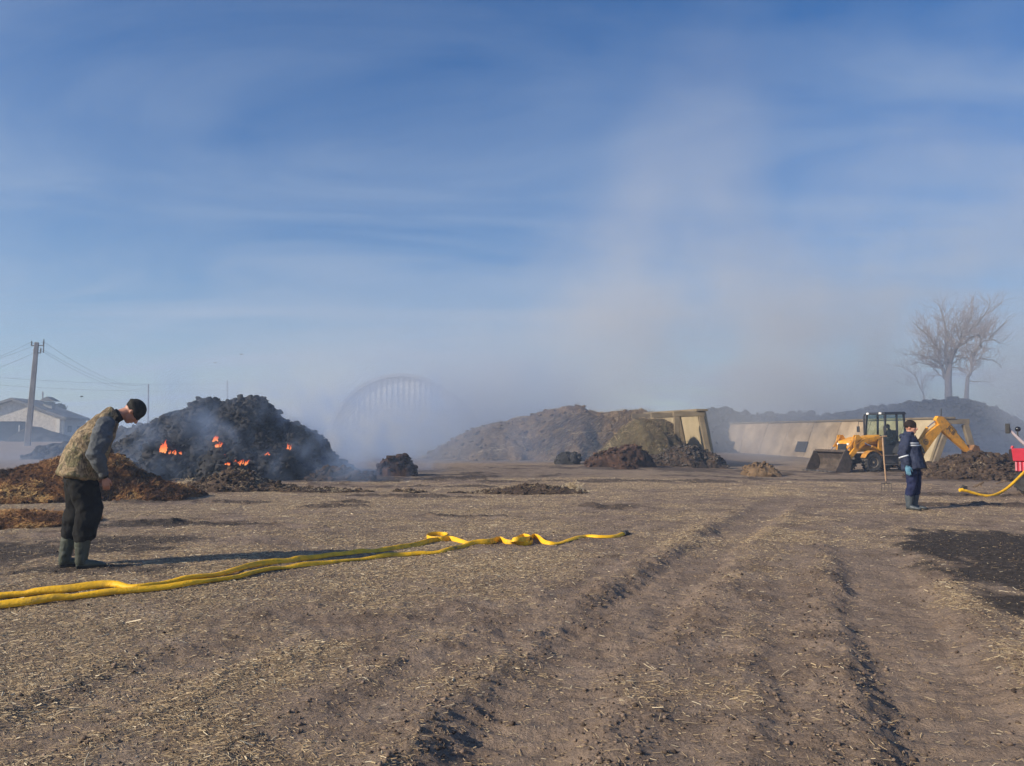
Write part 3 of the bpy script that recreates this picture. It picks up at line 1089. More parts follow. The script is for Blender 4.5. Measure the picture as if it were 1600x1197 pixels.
DIRW = (-4.5, 19.2)
LWX, LWY = at(1085, 700, 39.6).x, 39.6
clamp_wall((LWX, LWY, -0.2), DIRW, 5, 2.8, 0, -0.90, 0.92, -0.90, 0.36, 2.83, 'b',
           'short concrete frame wall with an open window half buried in earth', (PANEL2, CONC, PANEL2))
RWX = at(1490, 700, 40.8).x
clamp_wall((RWX, 40.8, -0.2), DIRW, 8, 2.8, 0, -1.25, 1.30, -0.22, 0.65, 2.45, 'a',
           'long cream concrete panel wall behind the yellow digger', (PANEL, CONC_DARK, PANEL2))
# small dark hatch in the long wall
hp = at(1237, 692, 50.5)
mb = MB().box((0, 0, 0), (0.09, 1.15, 0.72), Matrix.Rotation(math.atan2(4.5, 19.2), 3, 'Z') @ Matrix.Rotation(R(23), 3, 'Y'))
hatch = mb.build('rubber_flap', pmat('dark_rubber', (0.02, 0.022, 0.028), (0.045, 0.045, 0.05), 4, 0.8, 0.2), bevel=0.01)
_dw = Vector((DIRW[0], DIRW[1], 0)).normalized()
_p = Vector((RWX, 40.8, -0.2)) + _dw * 11.6
_t = (0.80 + 0.4) / (2.45 + 0.4)
hatch.location = (_p.x + (-1.25 - 0.21) + (1.03) * _t - 0.14, _p.y, _p.z + 0.80)
tag(hatch, 'small dark square leaning flat on the long cream wall', 'rubber flap')

# --- arched hangar in the smoke
def hangar():
    Y = 88.0
    c = at(626, 699, Y)
    Rr = 115.0 / FPX * Y
    root = empty('arched_hangar', (c.x, Y, c.z), 'round arched metal hangar almost hidden in grey smoke', 'hangar')
    steel = pmat('hangar_steel', (0.24, 0.28, 0.33), (0.36, 0.40, 0.46), 0.7, 0.6, 0.1, metal=0.2)
    gray = pmat('hangar_end_sheet', (0.30, 0.33, 0.37), (0.40, 0.43, 0.46), 0.5, 0.7, 0.1)
    white = pmat('white_slat', (0.72, 0.72, 0.70), (0.85, 0.85, 0.83), 0.5, 0.6, 0.0)
    dark = pmat('hangar_dark', (0.05, 0.055, 0.06), None, 0.5, 0.9, 0.0)
    n = 40
    mb = MB()
    vs, fs = [], []
    L = 26.0
    for i in range(n + 1):
        a = math.pi * i / n
        for (rr, y) in ((Rr, -0.6), (Rr, L), (Rr - 0.35, L), (Rr - 0.35, -0.6)):
            vs.append((math.cos(a) * rr, y, math.sin(a) * rr))
    for i in range(n):
        for k in range(4):
            k2 = (k + 1) % 4
            fs.append((i * 4 + k, i * 4 + k2, (i + 1) * 4 + k2, (i + 1) * 4 + k))
    fs += [(3, 2, 1, 0), tuple(n * 4 + k for k in range(4))]
    mb.add(vs, fs).build('roof', steel, root, smooth=False)
    ri = Rr - 0.36
    mb = MB()
    pts = [(math.cos(math.pi * i / n) * ri, math.sin(math.pi * i / n) * ri) for i in range(n + 1)]
    mb.prism(pts, 0.0, 0.12)
    mb.build('end_wall', gray, root)
    sp = 8.7 / FPX * Y
    for k in range(-12, 13):
        x = k * sp
        w = 0.17
        top = math.sqrt(max(0, ri * ri - (abs(x) + w) ** 2)) - 0.15
        segs = [(4.35, top)] if top > 4.6 else []
        if abs(x) > 2.6:
            segs.append((1.0, min(4.2, top)))
        for (z0, z1) in segs:
            if z1 - z0 < 0.3:
                continue
            MB().box((x, -0.05, (z0 + z1) / 2), (w * 2, 0.09, z1 - z0)).build('slat', white, root)
    MB().box((0, -0.03, 2.1), (4.9, 0.14, 4.1)).build('door', pmat('hangar_door', (0.33, 0.35, 0.37), (0.42, 0.43, 0.44), 0.6, 0.7, 0.1), root)
    MB().box((0, -0.07, 4.28), (2 * math.sqrt(ri * ri - 4.28 ** 2) - 0.3, 0.14, 0.12)).build('rail', steel, root)


hangar()


# --- brick farm building on the left
def farm_building():
    D = 115.0
    c = at(98, 690, D)
    zb = c.z
    root = empty('farm_building', (c.x, D, zb), 'low white brick farm building with a grey roof beyond the pole', 'building', rz=R(8.6))
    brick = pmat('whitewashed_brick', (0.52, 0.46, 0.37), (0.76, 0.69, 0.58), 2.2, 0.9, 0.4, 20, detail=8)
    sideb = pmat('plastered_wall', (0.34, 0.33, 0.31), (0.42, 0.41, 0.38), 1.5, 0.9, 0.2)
    roofm = pmat('grey_roof_sheet', (0.17, 0.165, 0.16), (0.26, 0.25, 0.24), 0.9, 0.85, 0.2)
    dark = pmat('gate_blue_grey', (0.04, 0.05, 0.065), (0.06, 0.07, 0.09), 1, 0.8, 0.1)
    W, H, AP, L = 14.2, 3.4, 6.1, 8.0
    # gable wall built as pieces around the gate
    gx0, gx1, gh = -12.2, -5.2, 3.0
    mb = MB()
    mb.prism([(-W, -.5), (gx0, -.5), (gx0, gh), (gx1, gh), (gx1, -.5), (0, -.5), (0, H), (-W / 2, AP), (-W, H)], 0, 0.4)
    mb.build('gable_wall', brick, root)
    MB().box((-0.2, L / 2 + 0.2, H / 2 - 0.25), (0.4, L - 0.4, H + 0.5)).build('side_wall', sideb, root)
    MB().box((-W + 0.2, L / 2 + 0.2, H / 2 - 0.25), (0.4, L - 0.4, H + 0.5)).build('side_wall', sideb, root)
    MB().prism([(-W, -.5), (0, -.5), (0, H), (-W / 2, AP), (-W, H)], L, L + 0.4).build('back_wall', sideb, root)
    for s in (-1, 1):
        mb = MB()
        ex = 0.5
        x0, z0 = (0 + ex, H - ex * (AP - H) / (W / 2)) if s > 0 else (-W - ex, H - ex * (AP - H) / (W / 2))
        mb.hexa([(x0, -0.6, z0 + 0.02), (x0, L + 0.8, z0 + 0.02), (-W / 2, L + 0.8, AP + 0.02), (-W / 2, -0.6, AP + 0.02),
                 (x0, -0.6, z0 + 0.40), (x0, L + 0.8, z0 + 0.40), (-W / 2, L + 0.8, AP + 0.40), (-W / 2, -0.6, AP + 0.40)])
        mb.build('roof_slope', roofm, root)
    for k in range(2):
        MB().box((gx0 + 1.76 + k * 3.5, 0.2, gh / 2 - 0.2), (3.46, 0.12, gh + 0.4)).build('gate', dark, root)
    MB().box((gx1 + 0.0 - 0.9, 0.05, 1.7), (0.1, 0.12, 1.5)).build('light_strip', pmat('pale_strip', (0.6, 0.6, 0.58)), root)
    MB().box((-0.7, -0.08, H / 2 + 0.1), (0.55, 0.16, H - 0.3)).build('pilaster', pmat('pale_plaster', (0.72, 0.66, 0.55), (0.8, 0.74, 0.62), 2), root)
    for k in range(2):
        MB().box((-0.001 + 0.03, 2.2 + 3.6 * k, 1.9), (0.1, 1.3, 0.9)).build('window', dark, root)
    # roof vent turret
    tb = MB()
    tb.box((-W / 2 + 3.4, 4.0, AP - 0.9), (1.2, 1.2, 1.7))
    v = tb.build('vent', sideb, root)
    MB().prism([(-W / 2 + 2.2, AP + 0.05), (-W / 2 + 4.6, AP + 0.05), (-W / 2 + 3.4, AP + 0.75)], 3.0, 5.0).build('vent_roof', roofm, v)


farm_building()
tag(pile('earth_bank', [(20, 692), (42, 672), (48, 668), (60, 669), (76, 676), (92, 679), (112, 690)], 108, 104, 112, 0.35, CHAR,
         'dark earth bank in front of the white brick building', 'earth bank', lump=((2.0, 0.4), (0.8, 0.2), (0.4, 0.1)), seed=140))

# --- concrete power poles with wires
def power_pole(px_top, py_top, px_base, D, h, r, label, group, arms=True, concrete=True):
    b = at(px_base, 690, D)
    zb = float(z_base(np.array([b.x]), np.array([D]))[0])
    t = at(px_top, py_top, D)
    root = empty('power_pole', (b.x, D, zb), label, 'power pole', group)
    top = Vector((t.x - b.x, 0, t.z - zb))
    m = pmat('pole_concrete', (0.30, 0.27, 0.25), (0.42, 0.39, 0.36), 1.5, 0.9, 0.3, 12)
    dk = pmat('pole_ironwork', (0.06, 0.06, 0.065), (0.10, 0.09, 0.09), 6, 0.7, 0.1)
    pb = MB()
    n = 4
    vs = []
    for p, rr in ((Vector((0, 0, -0.4)), r), (top, r * 0.66)):
        for k in range(4):
            a = math.pi / 4 + math.pi / 2 * k + 0.35
            vs.append(p + Vector((math.cos(a) * rr, math.sin(a) * rr, 0)))
    pb.hexa(vs)
    pb.build('shaft', m, root, bevel=0.03)
    if arms:
        for z, w in ((-0.30, 0.62), (-1.0, 0.36)):
            a = MB().box(top + Vector((0.08, 0, z)), (w * 2, 0.09, 0.09)).build('crossarm', dk, root)
            for s in (-1, 1):
                MB().lathe([(0.03, 0), (0.07, 0.05), (0.05, 0.15), (0.08, 0.2), (0.045, 0.36), (0.02, 0.4)], top + Vector((0.08 + s * (w - 0.05), 0, z + 0.045)), 'z', 8).build('insulator', dk, a)
        MB().box(top + Vector((0.66, 0, -0.35)), (0.06, 0.07, 1.3)).build('bracket', dk, root)
    return root, Vector((b.x, D, zb)) + top


_, PT = power_pole(57.5, 535, 42.5, 72, 9.5, 0.36, 'tall leaning concrete power pole before the white brick building', 'power poles')
_, PT2 = power_pole(232, 600, 231, 190, 9, 0.30, 'tiny distant power pole at the end of the sagging wires', 'power poles', arms=False)
_, PT3 = power_pole(355, 594, 356, 230, 9, 0.28, 'faint far pole above the crest of the burning heap', 'power poles', arms=False)
power_pole(67, 612, 65.5, 140, 9, 0.22, 'thin distant pole beside the vent on the farm roof', 'power poles', arms=False)


def wire(a, b, sag, label, r=0.02):
    pts = []
    for k in range(21):
        t = k / 20
        p = a.lerp(b, t)
        p.z -= sag * 4 * t * (1 - t)
        pts.append(p)
    w = MB().tube(pts, r, 5).build('power_line', pmat('wire_metal', (0.10, 0.10, 0.11), None, 5, 0.6, 0))
    tag(w, label, 'power line', 'overhead wires')


for k, (dx, dz) in enumerate(((0.66, 0.25), (-0.5, 0.2), (0.4, -0.55))):
    w1 = ['upper', 'middle', 'lower'][k]
    wire(PT + Vector((dx, 0, dz - 0.2)), PT2 + Vector((dx * 0.6, 0, dz - 0.1)), 1.9, '%s overhead wire sagging right from the tall concrete pole' % w1, 0.012)
    wire(PT + Vector((dx - 0.1, 0, dz - 0.2)), at(-260, 600 + 12 * k, 38), 0.7, '%s overhead wire running left from the tall concrete pole' % w1, 0.008)
wire(at(-50, 586, 150), at(420, 596, 190), 1.2, 'upper of two faint level wires crossing far behind the pole', 0.022)
wire(at(-50, 598, 150), at(420, 606, 190), 1.2, 'lower of two faint level wires crossing far behind the pole', 0.022)


# --- bare trees
BARK = pmat('grey_brown_bark', (0.13, 0.11, 0.10), (0.20, 0.17, 0.15), 3, 0.9, 0.3)
TWIG = pmat('reddish_twigs', (0.22, 0.17, 0.15), (0.30, 0.235, 0.20), 3, 0.9, 0.0)


def bare_tree(Y, limbs, trunk, seed, label, twn=1.0, dref=Y if False else None):
    rnd = random.Random(seed)
    zoff = 0

    def P(cx, cy, dy=0.0):
        p = at(1380 + cx / 6.65, 460 + cy / 6.65, Y)
        return Vector((p.x, Y + dy, p.z))
    tp = [P(*q) for q in trunk[0]]
    base = Vector((tp[0].x, Y, 0))
    root = empty('bare_tree', base, label, 'tree', 'bare trees beyond the smoking heap')
    pts = [Vector((tp[0].x, Y, -0.2))] + tp
    loc = [p - base for p in pts]
    MB().tube(loc, [trunk[1] * 1.25] + [trunk[1] * (1 - 0.35 * i / len(tp)) for i in range(len(tp))], 9).build('trunk', BARK, root, smooth=True)
    twigs = MB()

    def grow(p, d, L, r, lev):
        if lev > 5 or r < 0.006:
            return
        n = 4
        pts = [p]
        q = p.copy()
        dd = d.copy()
        for i in range(n):
            dd = (dd + Vector((rnd.gauss(0, .16), rnd.gauss(0, .16), rnd.gauss(0.07, .13)))).normalized()
            q = q + dd * (L / n)
            pts.append(q.copy())
        twigs.tube([a - base for a in pts], [r * (1 - 0.55 * i / n) for i in range(n + 1)], 4 if lev > 1 else 5, cap=False)
        k = 3 if lev < 3 else 2
        for j in range(k + (rnd.random() < .5)):
            i = rnd.randint(1, n)
            ax = Vector((rnd.gauss(0, 1), rnd.gauss(0, 1), rnd.gauss(0.25, .7))).normalized()
            nd = (dd * 0.85 + ax * 0.75).normalized()
            grow(pts[i], nd, L * rnd.uniform(.55, .8), r * 0.58, lev + 1)

    for pl, r0, r1 in limbs:
        dy = rnd.uniform(-2.2, 2.2)
        n = len(pl)
        pts = [P(cx, cy, dy * i / n) for i, (cx, cy) in enumerate(pl)]
        # subdivide for a natural wiggle
        fine = []
        for a, b in zip(pts[:-1], pts[1:]):
            for t in (0, 0.5):
                q = a.lerp(b, t)
                if t:
                    q += Vector((rnd.gauss(0, .1), rnd.gauss(0, .1), rnd.gauss(0, .1)))
                fine.append(q)
        fine.append(pts[-1])
        m = len(fine)
        MB().tube([a - base for a in fine], [r0 + (r1 - r0) * i / (m - 1) for i in range(m)], 6).build('limb', BARK, root, smooth=True)
        for i in range(1, m):
            f = i / (m - 1)
            cnt = int((2 + 2.4 * f) * twn) + (rnd.random() < 0.5)
            for j in range(cnt):
                t = (fine[i] - fine[i - 1]).normalized()
                ax = Vector((rnd.gauss(0, 1), rnd.gauss(0, 1), rnd.gauss(0.35, .7))).normalized()
                grow(fine[i].lerp(fine[i - 1], rnd.random()), (t * .7 + ax * .8).normalized(), rnd.uniform(.9, 1.9), max(0.015, (r0 + (r1 - r0) * f) * 0.42), 2)
    o = twigs.build('crown', TWIG, root)
    o['kind'] = 'stuff'


bare_tree(82, [
    ([(690, 720), (720, 640), (800, 520), (880, 400), (930, 250), (965, 110)], 0.27, 0.045),
    ([(676, 900), (640, 810), (612, 740), (600, 600), (540, 480), (450, 380), (375, 270)], 0.21, 0.04),
    ([(690, 720), (650, 600), (690, 480), (655, 300), (605, 110)], 0.20, 0.035),
    ([(800, 530), (900, 460), (1000, 430), (1130, 370), (1220, 280)], 0.15, 0.035),
    ([(610, 760), (530, 720), (450, 710), (340, 722)], 0.10, 0.03),
    ([(600, 720), (530, 672), (400, 632), (200, 620)], 0.10, 0.025),
    ([(600, 590), (540, 555), (470, 515), (380, 520)], 0.09, 0.025),
    ([(880, 400), (960, 320), (1040, 200), (1060, 110)], 0.11, 0.03),
    ([(850, 470), (790, 420), (740, 330), (760, 280)], 0.08, 0.03),
    ([(700, 760), (780, 765), (860, 780)], 0.06, 0.02),
    ([(710, 720), (780, 680), (900, 660)], 0.06, 0.02),
], ([(680, 1180), (678, 1000), (675, 860), (690, 720)], 0.40), 5, 'taller bare tree whose trunk forks above the blue smoke')
bare_tree(80, [
    ([(880, 860), (925, 780), (940, 720), (950, 640), (1020, 550), (1100, 470), (1210, 455), (1330, 500)], 0.17, 0.025),
    ([(1020, 550), (985, 470), (930, 440), (860, 445)], 0.09, 0.025),
    ([(965, 690), (1050, 655), (1200, 670), (1340, 750)], 0.09, 0.025),
    ([(1100, 470), (1160, 380), (1240, 280)], 0.08, 0.025),
    ([(950, 640), (910, 590), (850, 600)], 0.06, 0.02),
    ([(880, 900), (1000, 905), (1110, 900)], 0.05, 0.015),
    ([(895, 850), (980, 760), (1060, 740)], 0.05, 0.015),
], ([(862, 1180), (865, 1060), (870, 960), (880, 860)], 0.24), 6, 'slimmer bare tree leaning right beside the forked one', 0.8)
bare_tree(86, [
    ([(420, 1040), (350, 880), (290, 810), (200, 760), (100, 745)], 0.08, 0.02),
    ([(350, 880), (300, 900), (180, 930)], 0.05, 0.02),
    ([(420, 1040), (470, 930), (560, 850)], 0.05, 0.02),
], ([(430, 1180), (425, 1120), (420, 1040)], 0.12), 9, 'low faint bare tree left of the forked tree', 0.5)


# small round tree behind the farm roof
def round_tree(px, py, w, D, label):
    c = at(px, py, D)
    root = empty('round_tree', (c.x, D, 0), label, 'tree')
    MB().tube([(0, 0, -0.3), (0.1, 0, c.z)], [0.25, 0.12], 7).build('trunk', BARK, root)
    n = 900
    q = RNG.normal(0, 1, (n, 3))
    q /= np.linalg.norm(q, axis=1)[:, None]
    q *= (RNG.rand(n, 1) ** 0.4) * np.array([[w, w, w * 0.62]])
    q[:, 2] += c.z
    s = 0.16 * w
    tri = RNG.normal(0, 1, (n, 3, 3)) * s * 0.7
    V = (q[:, None] + tri).reshape(-1, 3)
    me = np_mesh('crown', V, np.arange(n * 3).reshape(-1, 3), False)
    me.materials.append(pmat('dark_crown', (0.035, 0.04, 0.03), (0.06, 0.06, 0.045), 2, 0.9, 0))
    o = bpy.data.objects.new('crown', me)
    link(o, root)
    o['kind'] = 'stuff'


round_tree(92.5, 637, 1.35, 160, 'small round tree poking above the farm roof')

# birds / far specks in the sky are crows over the yard
def bird(px, py, D, label, a):
    p = at(px, py, D)
    root = empty('bird', p, label, 'bird', 'dark birds above the yard', rz=a, scale=0.6)
    m = pmat('black_feathers', (0.02, 0.02, 0.025), None, 4, 0.6, 0)
    mb = MB()
    mb.rtube([(-0.16, 0, 0), (-0.05, 0, 0.01), (0.08, 0, 0.02), (0.17, 0, 0.03), (0.23, 0, 0.03)], [.02, .055, .06, .035, .02], 8)
    mb.hexa([(-0.34, -0.05, -.004), (-0.12, -0.025, -.004), (-0.12, 0.025, -.004), (-0.34, 0.05, -.004), (-0.34, -0.05, .006), (-0.12, -0.025, .006), (-0.12, 0.025, .006), (-0.34, 0.05, .006)])
    mb.build('body', m, root, smooth=True)
    for s in (-1, 1):
        w = MB()
        vs = []
        for z in (-0.005, 0.005):
            for (x, y, dz) in ((0.10, 0.03, .02), (-0.07, 0.03, .02), (-0.09, 0.22, 0.11), (-0.10, 0.46, 0.05), (0.0, 0.44, 0.06), (0.10, 0.22, 0.12)):
                vs.append((x, s * y, dz + z))
        w.add(vs, [(0, 1, 2, 5), (5, 2, 3, 4), (6, 11, 8, 7), (11, 10, 9, 8), (0, 6, 7, 1), (1, 7, 8, 2), (2, 8, 9, 3), (3, 9, 10, 4), (4, 10, 11, 5), (5, 11, 6, 0)])
        w.build('wing', m, root)


bird(127.5, 620, 60, 'small dark bird low over the farm roof', 0.4)
bird(181, 571, 75, 'small dark bird under the sagging wires', 2.0)
bird(336, 567, 90, 'faint dark bird above the left of the heap crest', 1.0)
bird(377, 554, 70, 'highest dark bird above the burning heap', 2.7)

# dry weeds on the dry stalk bank
def weeds():
    mb = MB()
    rnd = random.Random(3)
    for k in range(150):
        px = rnd.uniform(965, 1022)
        Y = rnd.uniform(45, 48)
        b = at(px, 652, Y)
        hgt = rnd.uniform(0.2, 0.6)
        p1 = b + Vector((rnd.gauss(0, .12), rnd.gauss(0, .1), hgt * .5))
        p2 = p1 + Vector((rnd.gauss(0, .18), rnd.gauss(0, .1), hgt * .5))
        mb.tube([b - Vector((0, 0, .3)), p1, p2], [.012, .009, .005], 3, cap=False)
    tag(mb.build('dry_weeds', pmat('dry_weed', (0.16, 0.11, 0.08), (0.24, 0.17, 0.11), 3, 0.9, 0)), 'dry brown weeds on top of the stalk bank', kind='stuff')
    mb = MB()
    bank = [o for o in bpy.data.objects if o.get('label', '').startswith('long bank of dry stalks')][0]
    me = bank.data
    co = np.empty(len(me.vertices) * 3, np.float32)
    me.vertices.foreach_get('co', co)
    co = co.reshape(-1, 3)
    ok = np.where((co[:, 1] < 46.3) & (co[:, 2] > 0.4) & (co[:, 0] > 1.5))[0]
    for k in range(380):
        p = Vector([float(v) for v in co[ok[rnd.randrange(len(ok))]]])
        dx = -rnd.uniform(0.15, 0.7)
        mb.tube([p + Vector((0, -.05, .05)), p + Vector((dx * .5, -.30, -.10)), p + Vector((dx, -.55, -.30))], [.016, .014, .010], 3, cap=False)
    tag(mb.build('fallen_stalks', pmat('pale_stalk', (0.28, 0.21, 0.14), (0.42, 0.33, 0.22), 3, 0.9, 0)), 'pale dry stalks hanging down the smoking bank', kind='stuff')


weeds()
rail = MB().tube([at(862, 649, 46.5), at(912, 648, 46.5)], 0.035, 6).build('metal_pipe', pmat('pale_metal', (0.5, 0.5, 0.5), None, 5, 0.5, 0))
tag(rail, 'thin pale pipe lying level across the smoking bank', 'pipe')
# ------------------------------------------------------------------ fire hoses on the ground
YEL = None


def hose_mat():
    m = bpy.data.materials.new('yellow_hose')
    N, L = nt(m)
    b = N['Principled BSDF']
    geo = N.new('ShaderNodeNewGeometry')
    n = N.new('ShaderNodeTexNoise')
    n.inputs['Scale'].default_value = 9
    n.inputs['Detail'].default_value = 7
    L.new(geo.outputs['Position'], n.inputs['Vector'])
    r = N.new('ShaderNodeValToRGB')
    e = r.color_ramp.elements
    e[0].position, e[0].color = 0.33, (0.58, 0.34, 0.015, 1)
    e[1].position, e[1].color = 0.55, (0.90, 0.50, 0.004, 1)
    k = e.new(0.24)
    k.color = (0.16, 0.11, 0.05, 1)
    L.new(n.outputs['Fac'], r.inputs[0])
    L.new(r.outputs[0], b.inputs['Base Color'])
    b.inputs['Roughness'].default_value = 0.62
    w = N.new('ShaderNodeTexNoise')
    w.inputs['Scale'].default_value = 38
    w.inputs['Detail'].default_value = 3
    L.new(geo.outputs['Position'], w.inputs['Vector'])
    bp = N.new('ShaderNodeBump')
    bp.inputs['Strength'].default_value = 0.5
    bp.inputs['Distance'].default_value = 0.012
    L.new(w.outputs['Fac'], bp.inputs['Height'])
    L.new(bp.outputs[0], b.inputs['Normal'])
    return m


YEL = hose_mat()
BLK = pmat('black_rubber', (0.02, 0.02, 0.021), (0.045, 0.043, 0.04), 8, 0.7, 0.2)


def smooth_path(P, n):
    """Catmull-Rom through rows of P"""
    P = np.asarray(P, float)
    seg = np.linalg.norm(np.diff(P[:, :3], axis=0), axis=1)
    s = np.concatenate([[0], np.cumsum(seg)])
    out = []
    for u in np.linspace(0, s[-1], n):
        i = min(max(np.searchsorted(s, u) - 1, 0), len(P) - 2)
        t = (u - s[i]) / max(1e-9, s[i + 1] - s[i])
        p0, p1, p2, p3 = P[max(i - 1, 0)], P[i], P[i + 1], P[min(i + 2, len(P) - 1)]
        out.append(0.5 * ((2 * p1) + (-p0 + p2) * t + (2 * p0 - 5 * p1 + 4 * p2 - p3) * t * t + (-p0 + 3 * p1 - 3 * p2 + p3) * t ** 3))
    return np.array(out)


def hose(path, label, seed, ends, name='fire_hose'):
    """path rows: px, py, lift above ground (m), half width, half thickness, roll (0 flat .. 1 on edge)"""
    rows = []
    for (px, py, lift, a, b, roll) in path:
        z = 0.0
        for _ in range(5):
            x, y = g0(px, py, z + lift)
            z = gb(x, y)
        rows.append((x, y, lift, a, b, roll))
    n = int(sum(math.hypot(p[0] - q[0], p[1] - q[1]) + abs(p[2] - q[2]) for p, q in zip(rows[:-1], rows[1:])) / 0.028) + 10
    S = smooth_path(rows, n)
    zz, _ = ground_fields(S[:, 0], S[:, 1])
    ker = np.ones(9) / 9
    zz = np.convolve(np.pad(zz, 4, mode='edge'), ker, 'valid')
    s = np.arange(n) * 0.028
    wob = vn2(s * 1.7, s * 0 + seed, seed)
    wob2 = vn2(s * 4.5, s * 0 + seed, seed + 1)
    pts, rad, side = [], [], []
    for i in range(n):
        a = S[i, 3] * 0.76 * (1 + 0.35 * wob[i])
        b = S[i, 4] * 0.74 * (1 - 0.6 * wob[i] + 0.5 * wob2[i])
        b = max(b, 0.005)
        th = S[i, 5] * math.pi / 2 + 0.9 * wob[i] * (1 - abs(S[i, 5])) + 0.5 * wob2[i] * (1 - S[i, 5])
        h = abs(math.cos(th)) * b + abs(math.sin(th)) * a
        pts.append(Vector((S[i, 0], S[i, 1] + 0.012 * wob2[i], zz[i] + S[i, 2] + h * 0.92)))
        t = Vector(S[min(i + 1, n - 1), :2] - S[max(i - 1, 0), :2]).to_3d().normalized()
        sv = Vector((-t.y, t.x, 0)) * math.cos(th) + Vector((0, 0, 1)) * math.sin(th)
        side.append(sv)
        rad.append((a, b))
    root = empty(name, pts[len(pts) // 2] * 1.0, label, 'fire hose', 'yellow fire hoses on the ground')
    o0 = root.location
    MB().tube([p - o0 for p in pts], rad, 12, side).build('hose_tube', YEL, root, smooth=True)
    for e in ends:
        p = pts[-1] if e else pts[0]
        q = pts[-4] if e else pts[3]
        d = (p - q).normalized()
        c = MB()
        c.tube([p - o0 - d * 0.05, p - o0 + d * 0.02], [.043, .043], 14)
        c.tube([p - o0 + d * 0.02, p - o0 + d * 0.05, p - o0 + d * 0.055, p - o0 + d * 0.10], [.05, .05, .036, .036], 14)
        for k in range(2):
            ax = Vector((0, 0, 1)) if k else d.cross(Vector((0, 0, 1)))
            c.box(p - o0 + d * 0.10 + ax.normalized() * 0.035, (.03, .03, .025))
        c.build('coupling', BLK, root, bevel=0.004)
    return root


T = 0.0
hose([(-120, 945, T, .046, .036, .1), (-40, 940, T, .048, .036, .3), (20, 934, T, .046, .034, .0), (100, 927, T, .046, .032, .5), (170, 920, T, .045, .034, .5), (215, 922, T, .042, .026, .0), (270, 912, T, .042, .026, .4), (340, 901, T, .042, .026, .2),
      (400, 887, T, .042, .026, .5), (450, 880, T, .042, .024, .3), (500, 873, T, .04, .018, .5), (560, 866, T, .04, .014, .35), (620, 859, T, .04, .012, .3), (655, 853, .0, .04, .010, .6),
      (680, 847, .0, .042, .008, 1), (697, 843, 0, .045, .007, 1), (699, 839, .0, .045, .007, 1), (690, 837.5, 0, .045, .007, 1), (672, 838.5, 0, .045, .007, 1), (667, 842, 0, .045, .007, 1),
      (673, 845.5, 0, .045, .007, 1), (690, 846, 0, .045, .007, .9), (702, 844, 0.0, .045, .007, .8), (712, 846, 0, .045, .007, .55), (726, 850, 0, .042, .008, .4), (738, 851, 0, .04, .010, .3), (775, 848, .0, .04, .012, .2)],
     'upper yellow fire hose ending in a squared loop left of the knot', 3, ())
hose([(-120, 962, T, .046, .034, .2), (-40, 957, T, .046, .034, .1), (20, 950, T, .046, .036, .5), (80, 943, T, .046, .032, .5), (130, 937, T, .042, .03, .1), (200, 929, T, .042, .03, .3), (260, 921, T, .040, .026, .2), (310, 914, T, .040, .026, .4),
      (360, 906, T, .040, .026, .1), (400, 898, T, .04, .024, .4), (440, 890, T, .04, .022, .2), (500, 883, T, .038, .016, .4), (560, 876, T, .038, .014, .2), (620, 870, T, .04, .014, .5), (680, 866, T, .04, .014, .3), (700, 862, T, .042, .016, .5),
      (735, 853, T, .042, .014, .6), (765, 850, T, .042, .01, .8), (777, 846, 0, .045, .007, 1), (783, 845.5, 0, .045, .007, .95), (792, 849, 0.0, .045, .007, .8), (802, 849.5, 0, .045, .007, .8), (808, 845, 0, .045, .007, .9),
      (818, 841, .01, .045, .007, 1), (828, 843, .015, .045, .007, 1), (832, 848, .0, .045, .007, 1), (824, 852, 0, .045, .007, .9), (808, 851, .0, .045, .007, .9), (800, 847.5, .04, .045, .007, .7), (808, 846, .06, .045, .007, .7), (824, 845.5, .04, .045, .007, .9),
      (833, 842, 0, .045, .007, 1), (840, 843, 0, .045, .007, .9), (850, 849, 0, .045, .008, .55), (862, 851, 0, .042, .010, .5), (878, 849, T, .04, .012, .2), (897, 844, T, .04, .012, .3), (915, 839.5, T, .04, .014, .4), (935, 841, T, .04, .016, .5), (960, 840, T, .04, .018, .4), (976, 836, T, .038, .022, .2)],
     'lower yellow fire hose with a knot, ending at a black coupling', 8, (1,))


# ------------------------------------------------------------------ sticks near the right hand hose
def stick(pts, r, label, prong=None):
    P0 = gp(*pts[0])
    root = empty('stick', P0, label, 'stick')
    w = []
    for k, (px, py) in enumerate(pts):
        p = at(px, py, P0.y)
        w.append(p - P0)
    mb = MB().tube(w, [r * (1 - .3 * i / len(w)) for i in range(len(w))], 6)
    if prong:
        mb.tube([w[prong[0]], at(*prong[1], P0.y) - P0], [r * .8, r * .5], 6)
    mb.build('branch', pmat('stick_wood', (0.10, 0.07, 0.045), (0.2, 0.14, 0.09), 9, 0.9, 0.2), root)


stick([(1521, 761), (1527, 759), (1533, 755), (1537, 754)], 0.03, 'forked stick standing by the drooping yellow hose', (2, (1532.5, 764)))
stick([(1555, 757), (1561, 754.5), (1570, 752.5), (1577, 752)], 0.022, 'thin crooked stick lying left of the red tractor', (1, (1557, 755)))


